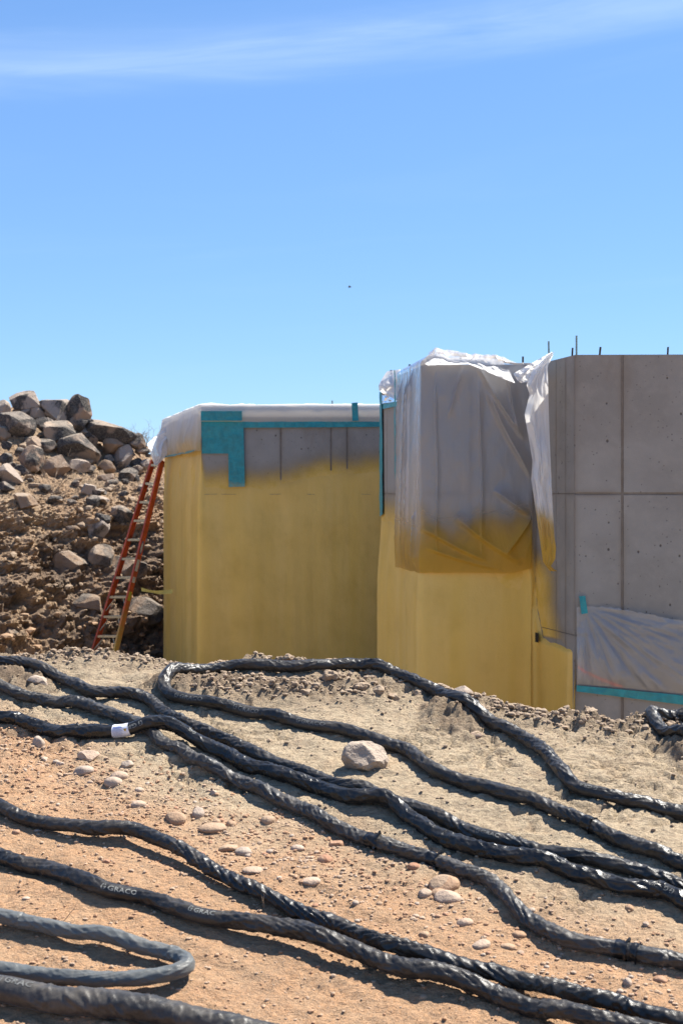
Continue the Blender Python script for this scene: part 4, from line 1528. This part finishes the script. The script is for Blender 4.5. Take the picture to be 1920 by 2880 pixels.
def logo_mesh(h, text='GRACO', count=5):
    """emblem (an octagonal letter between brackets) and lettering, as flat polygons at height h"""
    cu = bpy.data.curves.new('lettering', 'FONT')
    cu.body = text[:count]
    cu.size = 1.42 * h
    cu.space_character = 1.06
    cu.offset = 0.028 * h
    cu.resolution_u = 2
    ob = bpy.data.objects.new('lettering', cu)
    COL.objects.link(ob)
    dg = bpy.context.evaluated_depsgraph_get()
    me = bpy.data.meshes.new_from_object(ob.evaluated_get(dg))
    bm = bmesh.new()
    bm.from_mesh(me)
    bpy.data.objects.remove(ob, do_unlink=True)
    for v in bm.verts:
        v.co.x = v.co.x * 1.16 + 1.25 * h
    # emblem
    def ring(a0, a1, ro, ri, n=5):
        prev = None
        for k in range(n + 1):
            a = a0 + (a1 - a0) * k / n
            p = bm.verts.new((0.45 * h + ro * math.cos(a) * 0.78, 0.5 * h + ro * math.sin(a) * 1.12, 0))
            q = bm.verts.new((0.45 * h + ri * math.cos(a) * 0.70, 0.5 * h + ri * math.sin(a) * 1.12, 0))
            if prev:
                bm.faces.new((prev[0], p, q, prev[1]))
            prev = (p, q)
    ring(R(105), R(255), 0.62 * h, 0.40 * h)
    ring(R(-75), R(20), 0.62 * h, 0.40 * h, 4)
    ring(R(45), R(75), 0.62 * h, 0.40 * h, 2)
    g = [bm.verts.new((x * h, y * h, 0)) for x, y in ((0.45, 0.42), (0.70, 0.42), (0.66, 0.58), (0.45, 0.58))]
    bm.faces.new(g)
    bmesh.ops.triangulate(bm, faces=bm.faces)
    for _ in range(3):
        ed = [e for e in bm.edges if e.calc_length() > 0.22 * h]
        if ed:
            bmesh.ops.subdivide_edges(bm, edges=ed, cuts=1)
            bmesh.ops.triangulate(bm, faces=bm.faces)
    V = np.array([v.co[:] for v in bm.verts])
    F = [tuple(v.index for v in f.verts) for f in bm.faces]
    bm.free()
    return V, F


HZ6 = lambda L: [(x / 2.0, 1470 + y / 2.0, *r) for x, y, *r in L]
HZ7 = lambda L: [(x / 2.0, 1829 + y / 2.0, *r) for x, y, *r in L]
HZ8 = lambda L: [(784 + x / 2.0, 1633 + y / 2.0, *r) for x, y, *r in L]
h1 = Hose(HZ6([(0, 140), (100, 140), (200, 165), (290, 190), (350, 217), (440, 255), (540, 265), (640, 272), (700, 300), (750, 342), (830, 385), (920, 420), (1000, 455), (1100, 505), (1200, 550), (1300, 592), (1400, 628), (1480, 655)])
          + HZ8([(20, 372, 0.02), (100, 392, 0.02), (200, 430, 0.0), (290, 452), (400, 482), (520, 532), (600, 575), (680, 602), (780, 625), (880, 650), (1000, 682), (1150, 704), (1270, 732), (1400, 776), (1568, 815)]),
          0.031, M_hose, 'black hose running from the upper left edge down past the boulder', 11, crinkle=1.1)
h2 = Hose(HZ6([(0, 240), (100, 265), (200, 280), (300, 300), (400, 320), (480, 340), (560, 365), (640, 392), (700, 430), (740, 478), (820, 512), (880, 552), (950, 590), (1020, 625), (1100, 655), (1180, 690), (1250, 728), (1330, 768), (1420, 810), (1500, 852)])
          + HZ8([(0, 550), (80, 590), (160, 625), (260, 650), (350, 670), (450, 700), (530, 732), (610, 762), (690, 802), (740, 852), (800, 920), (870, 980), (950, 1030), (1030, 1068), (1120, 1090), (1220, 1110), (1320, 1132), (1400, 1150), (1500, 1165), (1568, 1180)]),
          0.031, M_hose_dusty, 'dusty grey-black hose passing under the labelled one and ending right of the round stones', 12, fold=1.2)
h3 = Hose(HZ6([(0, 370), (80, 385), (180, 402), (280, 428), (400, 435), (500, 433), (600, 432, 0.012), (690, 430, 0.045), (780, 442, 0.05), (860, 468, 0.025), (950, 502), (1050, 547), (1130, 585), (1220, 612), (1300, 634), (1400, 667), (1480, 690)])
          + HZ8([(20, 410), (110, 425, 0.01), (190, 440, 0.03), (250, 458, 0.02), (320, 512), (400, 562), (500, 602), (620, 650), (760, 680), (900, 705), (1000, 735), (1100, 768), (1200, 796), (1300, 820), (1400, 836), (1480, 848), (1568, 890)]),
          0.034, M_hose_shiny, 'glossy black hose with a white label near the left', 13, crinkle=0.5, fold=1.3)
h4 = Hose(HZ8([(1568, 475), (1500, 452), (1420, 437), (1320, 416), (1220, 392), (1120, 366), (1050, 332), (1000, 282), (950, 222), (880, 172), (800, 122), (700, 77), (600, 32), (520, -5)])
          + [(1000, 1600), (950, 1577), (890, 1560), (840, 1549), (760, 1548), (680, 1550), (600, 1548), (530, 1548), (460, 1553), (400, 1567), (377, 1588), (393, 1608), (440, 1620), (500, 1631), (570, 1640), (640, 1652), (700, 1665), (745, 1676)]
          + HZ8([(0, 96), (100, 130), (200, 160), (300, 192), (350, 232), (420, 280), (520, 320), (620, 355), (720, 386), (800, 416), (900, 446), (1000, 480), (1100, 522), (1200, 572), (1300, 612), (1400, 652), (1500, 692), (1568, 715)]),
          0.033, M_hose, 'long black hose doubling back in a loop near the crest', 14, crinkle=0.8, fold=0.9)
h5 = Hose([(1600, 1728), (1568, 1714), (1535, 1697), (1508, 1672), (1492, 1648), (1502, 1637), (1530, 1636), (1568, 1640), (1600, 1645)], 0.031, M_hose,
          'short black hose loop entering at the right edge by the bare wall', 15)
h6 = Hose(HZ7([(0, 60), (80, 100), (160, 130), (260, 155), (380, 180), (500, 187), (600, 198), (660, 217), (740, 252), (840, 292), (940, 345), (1040, 395), (1120, 430), (1220, 476), (1330, 520), (1430, 560), (1510, 592)])
          + HZ8([(20, 1020), (100, 1060), (200, 1105), (300, 1136), (420, 1168), (540, 1206), (680, 1242), (800, 1276), (920, 1312), (1040, 1342), (1150, 1376), (1300, 1404), (1420, 1432)]),
          0.032, M_hose, 'black crinkled hose below the pebble patch, above the thicker printed hose', 16, twist=3, fold=0.5, crinkle=1.5, lift=0.025)
h7 = Hose(HZ7([(0, 290), (100, 318), (200, 337), (300, 370), (400, 410), (480, 444), (580, 468), (660, 477), (740, 502), (850, 545), (960, 585), (1080, 612), (1200, 634), (1300, 662), (1400, 692), (1500, 725)])
          + HZ8([(20, 1142), (100, 1162), (200, 1200), (300, 1235), (450, 1262), (560, 1290), (680, 1322), (780, 1356), (870, 1392), (950, 1422), (1050, 1445)]),
          0.034, M_hose, 'smooth dark hose with two printed marks in the lower left', 17, crinkle=0.5, fold=1.1, lift=0.035)
h8 = Hose(HZ7([(0, 580), (80, 600), (180, 620), (280, 645), (400, 670), (500, 692), (600, 720), (700, 745), (780, 770), (845, 798), (868, 836), (835, 868), (740, 884), (600, 888), (450, 878), (300, 858), (150, 838), (0, 815)]),
          0.030, M_hose_sunlit, 'black hose, lightened for sunlit sheen, bent into a U in the bottom left corner', 18, crinkle=1.6, fold=0.7, lift=0.02)
h9 = Hose(HZ7([(0, 920), (150, 948), (300, 972), (450, 985), (600, 1002), (700, 1020), (800, 1042), (950, 1075)]), 0.05, M_hose_dusty,
          'thick black hose at the very bottom left, nearest the camera', 19, crinkle=0.5, fold=0.6, lift=0.01)
HOSES = [h1, h2, h3, h4, h5, h6, h7, h8, h9]

PRINTS = [(h4, 405, 1612, 0.021, 5, M_print, 0, 1), (h4, 537, 1633, 0.021, 5, M_print, 0, 1), (h4, 685, 1663, 0.021, 5, M_print, 0.1, 1),
          (h7, 232, 2055, 0.019, 5, M_print_w, 0, 1), (h7, 440, 2096, 0.019, 4, M_print_w, 0.25, 1), (h3, 338, 1686, 0.020, 2, M_print_w, 0, -1),
          (h1, 1098, 1925, 0.017, 4, M_print, 0.2, 1), (h4, 1372, 1825, 0.018, 3, M_print, 0.3, -1), (h4, 752, 1546, 0.017, 2, M_print, 0.2, -1),
          (h9, 2, 2254, 0.024, 4, M_print, 0.5, 1), (h3, 448, 1697, 0.015, 1, M_print_w, 0.5, -1), (h3, 1555, 2046, 0.018, 2, M_print, 0.1, -1)]
todo = []
for H, dx, dy, hh, cnt, m_, up, sense in PRINTS:
    i = H.near(dx, dy)
    L = hh * (1.25 + 1.15 * cnt)
    th, rt = H.face(i)
    c = H.s[i] + sense * rt * L / 2
    H.calm.append((c, L * 0.62))
    todo.append((H, i, hh, cnt, m_, up, sense, th, rt))
iL = h3.near(281, 1686)
h3.calm.append((h3.s[iL], 0.075))
for H in HOSES:
    H.build()
for H, i, hh, cnt, m_, up, sense, th, rt in todo:
    V, F = logo_mesh(hh, count=cnt)
    # print baseline runs left to right as seen (or the other way up)
    u = V[:, 0] * rt * sense
    vv = (V[:, 1] - hh * 0.5) * sense
    sgn = 1 if th > 0 else -1                      # top of the hose lies at angle 0
    tt = th * (0.80 - up) - sgn * vv / H.r
    P = H.surf(H.s[i] + u, tt, 0.0014)
    mesh_obj('printed_lettering', P, F, m_, H.root, smooth=True)
# the white label
th, rt = h3.face(iL)
sgn = 1 if th > 0 else -1
S, TH = np.meshgrid(h3.s[iL] + np.linspace(-0.042, 0.042, 24), th + np.linspace(-1.9, 1.9, 40), indexing='ij')
lab = mesh_obj('label', h3.surf(S, TH, 0.0012), gridf(24, 40), M_lab, h3.root)
lab['label'] = 'white paper label with blue print and a yellow warning triangle'
rows = [(a, -0.036, 0.012 + 0.004 * ((k * 7) % 3 - 1)) for k, a in enumerate(np.linspace(0.75, -0.75, 11))]
parts = []
for k, (a, u0, u1) in enumerate(rows):
    w_ = 0.022 if k not in (1, 2) else 0.05
    S, TH = np.meshgrid(h3.s[iL] + rt * np.linspace(u0, u1, 14), th - sgn * (a + np.array([-w_, w_])), indexing='ij')
    parts.append((h3.surf(S, TH, 0.0020).reshape(-1, 3), [tuple(q) for q in gridf(14, 2)]))
v, f = join(parts)
mesh_obj('printed_lines', v, f, M_labink, lab)
tri = [(0.020, 0.22), (0.036, 0.22), (0.028, -0.22)]
q = [h3.surf(h3.s[iL] + rt * a, th - sgn * b, 0.0030) for a, b in tri]
mesh_obj('warning_triangle', q, [(0, 1, 2)], M_labwarn, lab)
q = [h3.surf(h3.s[iL] + rt * a, th - sgn * b, 0.0036) for a, b in ((0.0262, 0.13), (0.0298, 0.13), (0.028, -0.09))]
mesh_obj('warning_mark', q, [(0, 1, 2)], M_shade_ink, lab)


def band(H, dx, dy, w, rag, seed):
    i = H.near(dx, dy)
    rs = np.random.RandomState(seed)
    th = np.linspace(0, 2 * np.pi, 40, endpoint=False)
    u = np.linspace(-w / 2, w / 2, 9)
    S, TH = np.meshgrid(H.s[i] + u, th, indexing='ij')
    ex = 0.003 + 0.0 * S
    ex[-2:] += rag * np.repeat((rs.rand(1, 40) ** 3), 2, 0)
    ex[:1] -= 0.001
    mesh_obj('tape_band', H.surf(S, TH, ex), gridf(9, 40, True), M_band, H.root)


band(h2, 1424, 2187, 0.05, 0.03, 1)
band(h2, 1456, 2200, 0.03, 0.02, 2)
band(h4, 1350, 1893, 0.045, 0.02, 3)
band(h2, 852, 1946, 0.06, 0.018, 4)
band(h2, 995, 1980, 0.05, 0.012, 5)

# ------------------------------------------------------------------ stones on the soil
PM = {'t': M_peb_tan, 'r': M_peb_red, 'p': M_peb_pale, 'g': M_peb_grey}
STONES = [
    
    (1019, 2025, 77, 52, 't', 1, 'big smooth oval stone right of centre, largest of the rounded ones'),
    (1010, 2050, 46, 22, 't', 1, 'flat tan stone directly under the big oval stone'),
    (1028, 2062, 66, 32, 'p', 1, 'pale speckled stone in front of the big oval stone'),
    (976, 2052, 34, 24, 'p', 1, 'pale pink half-buried stone left of the big oval stone'),
    (204, 1733, 56, 32, 'p', 0, 'pale block-shaped stone with a flat top below the labelled hose'),
    (88, 1700, 30, 38, 'g', 1, 'upright egg-shaped stone by the left hoses'),
    (290, 1753, 36, 22, 'g', 0, 'small dull stone right of the block-shaped one'),
    (190, 1768, 54, 24, 'g', 1, 'long grey-pink stone below the block-shaped one'),
    (273, 1782, 46, 26, 'p', 1, 'pale grey stone leaning on a pink one'),
    (260, 1792, 44, 26, 'p', 1, 'pink half-buried stone under the pale grey one'),
    (316, 1843, 40, 20, 'p', 1, 'pale oval stone on the reddish soil left of the plump cobble'),
    (402, 1877, 54, 36, 't', 1, 'plump reddish-tan cobble above the lower crinkled hose'),
    (455, 1861, 30, 32, 'g', 1, 'upright grey-tan stone behind the plump cobble'),
    (490, 1900, 72, 24, 't', 1, 'long flat tan stone right of the plump cobble'),
    (497, 1885, 20, 18, 't', 1, 'little tan stone above the long flat stone'),
    (530, 1889, 25, 20, 't', 1, 'small round tan stone at the end of the long flat stone'),
    (615, 1881, 38, 28, 't', 1, 'tan egg-shaped stone alone on the smooth soil'),
    (770, 1931, 40, 24, 'r', 0, 'dark red flat stone against the dusty hose'),
    (683, 1947, 34, 19, 'p', 1, 'pale stone just below the dark red flat one'),
    (746, 1973, 38, 22, 'r', 1, 'reddish rounded stone just right of the pale one below the dark red one'),
    (560, 1952, 44, 24, 'g', 1, 'grey-brown stone half buried mid slope'),
    (524, 1948, 46, 18, 't', 1, 'flat buried stone left of the grey-brown one'),
    (583, 1996, 58, 20, 'p', 1, 'long pale stone with a curved top, mid slope'),
    (716, 2022, 50, 18, 'p', 1, 'pale flat stone above the crinkled hose, middle'),
    (568, 2030, 34, 18, 'p', 1, 'cream stone touching the crinkled hose'),
    (1092, 1683, 54, 20, 'p', 0, 'flat pale stone beside the upper looping hose'),
    (1105, 2164, 50, 26, 'p', 1, 'pale pink oval stone low on the right'),
    (1166, 2172, 38, 17, 't', 1, 'flat tan stone right of the pale pink oval one'),
    (1193, 2143, 36, 17, 't', 1, 'tan stone touching the dusty hose low on the right'),
    (1445, 2080, 22, 18, 't', 1, 'small round stone alone near the right edge'),
    (1441, 2258, 22, 26, 'p', 1, 'small upright pale stone at the lower right'),
    (975, 2143, 30, 18, 't', 1, 'tan stone by itself on the reddish soil, lower middle'),
    (950, 1989, 30, 20, 'r', 1, 'reddish stone under the dusty hose left of the big oval'),
    (972, 2284, 22, 15, 't', 1, 'small stone below the printed hose, bottom middle'),
    (243, 1976, 22, 14, 'r', 0, 'small brown stone between the two lower left hoses'),
    (37, 1907, 20, 16, 'r', 1, 'small red stone under the crinkled hose at left'),
    (1516, 2245, 34, 22, 'r', 1, 'reddish stone at the right edge, low down'),
    (1062, 1584, 66, 38, 'g', 0, 'dry blocky clod standing on the crest before the foam wall'),
    (1152, 1603, 44, 22, 'g', 0, 'low dry clod on the crest right of the blocky one'),
    (1460, 1641, 20, 16, 'p', 0, 'little pale stone on the crest below the bare wall'),
    (90, 1572, 62, 30, 'g', 0, 'flat stone half buried under the topmost left hose'),
    (490, 1819, 20, 18, 'p', 0, 'small pointed stone on the smooth soil, left of centre'),
    (1068, 2115, 40, 20, 'p', 1, 'pale buried stone in the reddish soil, right of centre'),
    (320, 1500 + 312, 24, 14, 'p', 1, 'cream chip above the pale oval stone'),
    (60, 2063, 20, 9, 'p', 1, 'pale chip between the lower left hoses'),
]


def put_stone(dx, dy, w, h, tone, rounded, label, seed, name='stone', group='stones lying on the soil slope', sub=3):
    x, y = hit_ground(dx, dy + h * 0.42)
    g = float(ground_h(x, y))
    D = y
    sx = w * K / 2 / 4000 * D
    szz = h * K / 2 / 4000 * D
    sy = min(sx, max(szz * 1.1, sx * 0.75))
    c = (x, y + sy * 0.5, g + szz * 0.22)
    o = place_rock(name, c, (sx, sy, szz * 1.05), seed, PM[tone], rot=(0, random.Random(seed).uniform(-0.12, 0.12), random.Random(seed + 1).uniform(-0.4, 0.4)),
                   sub=sub, rounded=bool(rounded), rough=0.07 if rounded else 0.08, flat=0.6)
    tag(o, label, name, group)


x, y = hit_ground(836, 1783)
o = place_rock('boulder', (x, y + 0.08, float(ground_h(x, y)) + 0.055), (0.122, 0.095, 0.086), 77, M_rock_slope, rot=(0.1, 0.25, 0.25), sub=5, cuts=16, rough=0.16, flat=0.64)
tag(o, 'large angular pale boulder lying among the hoses', 'boulder')
for i, (dx, dy, w_, h_, tone, rd_, lab_) in enumerate(STONES):
    put_stone(dx, dy, w_, h_, tone, rd_, lab_, 700 + i, sub=4 if w_ > 60 else 3)
# many small pebbles along the reddish diagonal
rs = np.random.RandomState(44)
cnt = 0
while cnt < 170:
    dx = rs.uniform(0, 1568)
    line = 1790 + 0.30 * dx
    dy = line + rs.normal() * 75
    if dy > 2340 or dy < 1690 + 0.2 * dx:
        continue
    w_ = 8 + 12 * rs.rand() ** 2
    tn = 'ttrrpg'[rs.randint(6)]
    lab_ = 'small %s pebble on the soil slope, %s part of the photo' % (dict(t='tan', r='reddish', p='pale', g='greyish')[tn], 'left middle right'.split()[int(dx / 523)])
    put_stone(dx, dy, w_, w_ * rs.uniform(0.5, 0.8), tn, rs.rand() < 0.7, lab_, 1000 + cnt,
              'pebble', 'small pebbles scattered on the reddish soil', sub=2)
    cnt += 1


def gravel():
    rs = np.random.RandomState(9)
    V, F, b = [], [], 0
    v0, f0 = ico(1)
    n = 0
    while n < 20000:
        x, y = rs.uniform(-1.9, 2.0), rs.uniform(4.4, 8.15)
        redm = float(sst(y + 0.62 * x, 6.5, 5.8))
        yc = np.interp(x, CREST[:, 0], CREST[:, 1])
        clod = math.exp(-((y - yc + 0.03) / 0.14) ** 2)
        stripe = math.exp(-((y + 0.62 * x - 5.85) / 0.34) ** 2) * (0.4 + 0.6 * (x < 0.3))
        clod = max(clod, 1.1 * math.exp(-(((x + 0.22) / 0.55) ** 2) - ((y - 7.55) / 0.13) ** 2))
        dens = 0.07 + 0.12 * redm + 0.75 * stripe + 0.9 * clod
        if rs.rand() > dens:
            continue
        s = (0.0020 + 0.0085 * rs.rand() ** 4) if clod < 0.35 else (0.003 + 0.015 * rs.rand() ** 3)
        v = v0 * (1 + 0.5 * (rs.rand(len(v0), 1) - 0.5)) * s * np.array([1.15, 1, 0.7]) * rs.uniform(0.7, 1.3, 3)
        V.append((v, x, y, s))
        F.append(f0 + b)
        b += len(v0)
        n += 1
    xs, ys = np.array([q[1] for q in V]), np.array([q[2] for q in V])
    g = ground_h(xs, ys)
    out = [q[0] + np.array([q[1], q[2], z + 0.25 * q[3]]) for q, z in zip(V, g)]
    rsel = (ys + 0.62 * xs) < 6.25
    for sel, nm, m_, lab_ in ((rsel, 'gravel', M_grit, 'fine reddish gravel strewn over the lower slope'),
                              (~rsel, 'soil_crumbs', M_clod, 'crumbs of dry beige soil along the upper slope and crest')):
        idx = np.nonzero(sel)[0]
        o = mesh_obj(nm, np.concatenate([out[i] for i in idx]), np.concatenate([f0 + k * len(v0) for k in range(len(idx))]), m_, smooth=False)
        tag(o, lab_, 'gravel', kind='stuff')


gravel()


# clods heaped along the crest and below it
CLODS = [(640, 1512, 26, 26), (662, 1506, 30, 22), (690, 1515, 40, 26), (730, 1524, 34, 18), (770, 1528, 30, 16), (800, 1530, 36, 16), (845, 1526, 20, 16),
         (520, 1578, 34, 22), (560, 1582, 30, 20), (760, 1580, 44, 28), (800, 1572, 34, 22), (830, 1590, 44, 26), (870, 1596, 40, 24), (905, 1600, 36, 22), (700, 1600, 40, 20),
         (440, 1515, 22, 14), (470, 1530, 18, 12), (330, 1508, 28, 14), (385, 1516, 34, 16), (200, 1512, 26, 12), (900, 1560, 28, 18), (930, 1572, 30, 16),
         (1025, 1612, 30, 18), (1110, 1618, 40, 20), (1200, 1630, 36, 16), (1240, 1636, 30, 14), (1290, 1640, 28, 12), (1360, 1636, 34, 18), (1540, 1660, 36, 16), (960, 1598, 26, 16)]
for i, (dx, dy, w_, h_) in enumerate(CLODS):
    x, y = hit_ground(dx, dy + h_ * 0.5)
    g = float(ground_h(x, y))
    sx, szz = w_ * K / 8000 * y, h_ * K / 8000 * y
    v, f = rock_verts(2000 + i, (sx, sx * 0.9, szz * 1.1), 4, 14, 0.42, 0.6)
    o = mesh_obj('soil_clod', v, f, M_clod, smooth=True, sharp=30)
    o.location = (x, y + sx * 0.3, g + szz * 0.35)
    o.rotation_euler = (0, 0, i * 1.3)
    where = 'on the crest before the far foam block' if dy < 1535 else ('below the hose loop near the crest' if dx < 950 else 'on the crest before the middle block')
    tag(o, 'crumbly brown clod of dry soil ' + where, 'clod', 'clods of dry soil along the crest')


# ------------------------------------------------------------------ twigs, bush, bird
def twig_mesh(root, dirs, seed, length, depth=3, r=0.004):
    rs = np.random.RandomState(seed)
    parts = []

    def grow(p, d, L, rad, lev):
        n = 6
        pts = [p]
        for k in range(n):
            d = d + rs.normal(size=3) * 0.13
            d = d / np.linalg.norm(d)
            pts.append(pts[-1] + d * L / n)
        parts.append(tube(pts, np.linspace(rad, rad * 0.5, n + 1), 5))
        if lev > 0:
            for k in range(3):
                j = rs.randint(2, n + 1)
                grow(pts[j], d + rs.normal(size=3) * 0.55, L * 0.6, rad * 0.6, lev - 1)
    for d in dirs:
        grow(np.asarray(root, float), np.asarray(d, float), length, r, depth)
    return join(parts)


def bank_hit(nx, ny):
    d = Vector(((nx - 960) / 4000, 1.0, (1390 - ny) / 4000)).normalized()
    h = bvh_bank.ray_cast(Vector(camo), d)[0]
    return np.array(h) if h is not None else np.array([(nx - 960) / 4000 * 29, 29, CZ + (1390 - ny) / 4000 * 29])


p = np.array([(408 - 960) / 4000 * 30.5, 30.5, CZ + (1390 - 1262) / 4000 * 30.5])
rs2 = np.random.RandomState(3)
v, f = twig_mesh(p, [(a, b * 0.3, 1.0) for a, b in zip(np.linspace(-0.9, 0.9, 9), rs2.normal(size=9))], 5, 0.38, 2, 0.006)
o = mesh_obj('dry_bush', v, f, M_twig)
tag(o, 'leafless dry bush on the bank behind the plastic flap', 'bush')
p = bank_hit(150, 1385)
v, f = twig_mesh(p, [(0.9, 0, 0.75), (0.75, -0.1, 0.5), (0.2, 0, 0.9), (-0.25, 0.1, 0.9)], 8, 0.55, 2, 0.006)
o = mesh_obj('dead_twigs', v, f, M_twig)
tag(o, 'dead twigs lying on the ledge of the bank', 'twigs')
for i, (dx, dy, dr, L, lab_) in enumerate([(30, 2140, (1.0, 0.5, 0.25), 0.09, 'dry twig above the U-shaped hose, far left'),
                                           (140, 2128, (0.6, 0.3, 0.5), 0.07, 'thin dry twig right of the far left one'),
                                           (606, 2092, (-0.1, -0.1, 1.0), 0.05, 'short pale twig standing against the crinkled hose'),
                                           (640, 1905, (1.0, -0.2, 0.2), 0.10, 'curved twig on the smooth soil, middle'),
                                           (730, 2040, (1.0, -0.3, 0.2), 0.08, 'small twig below the pale flat stone')]):
    x, y = hit_ground(dx, dy)
    v, f = twig_mesh((x, y, float(ground_h(x, y)) + 0.004), [dr], 60 + i, L, 1, 0.0022)
    o = mesh_obj('twig', v, f, M_twig)
    tag(o, lab_, 'twig')

# a bird far up
c = pt(803, 660, 60.0)
bv = [(-0.10, 0, 0.0), (-0.02, 0.025, 0.02), (0.06, 0.02, 0.015), (0.10, 0, 0.02), (0.06, -0.02, 0.0), (-0.02, -0.025, -0.005), (0.0, 0, 0.03), (0.0, 0, -0.02)]
bf = [(0, 1, 6), (1, 2, 6), (2, 3, 6), (3, 4, 6), (4, 5, 6), (5, 0, 6), (1, 0, 7), (2, 1, 7), (3, 2, 7), (4, 3, 7), (5, 4, 7), (0, 5, 7)]
bird = empty('bird', tuple(c))
tag(bird, 'tiny dark bird flying high in the blue sky', 'bird')
mesh_obj('body', np.array(bv) + c, bf, M_bird, bird)
for sgn in (-1, 1):
    wv = np.array([(0.05, 0.01 * sgn, 0.02), (-0.03, 0.01 * sgn, 0.02), (-0.06, 0.11 * sgn, 0.05), (0.0, 0.13 * sgn, 0.055), (-0.05, 0.2 * sgn, 0.03),
                   (0.05, 0.01 * sgn, 0.012), (-0.03, 0.01 * sgn, 0.012), (-0.06, 0.11 * sgn, 0.044), (0.0, 0.13 * sgn, 0.049)])
    mesh_obj('wing', wv + c, [(0, 1, 2, 3), (3, 2, 4), (5, 8, 7, 6), (8, 4, 7)], M_bird, bird)

# empties that hold parts: keep the parts where they were built
bpy.context.view_layer.update()
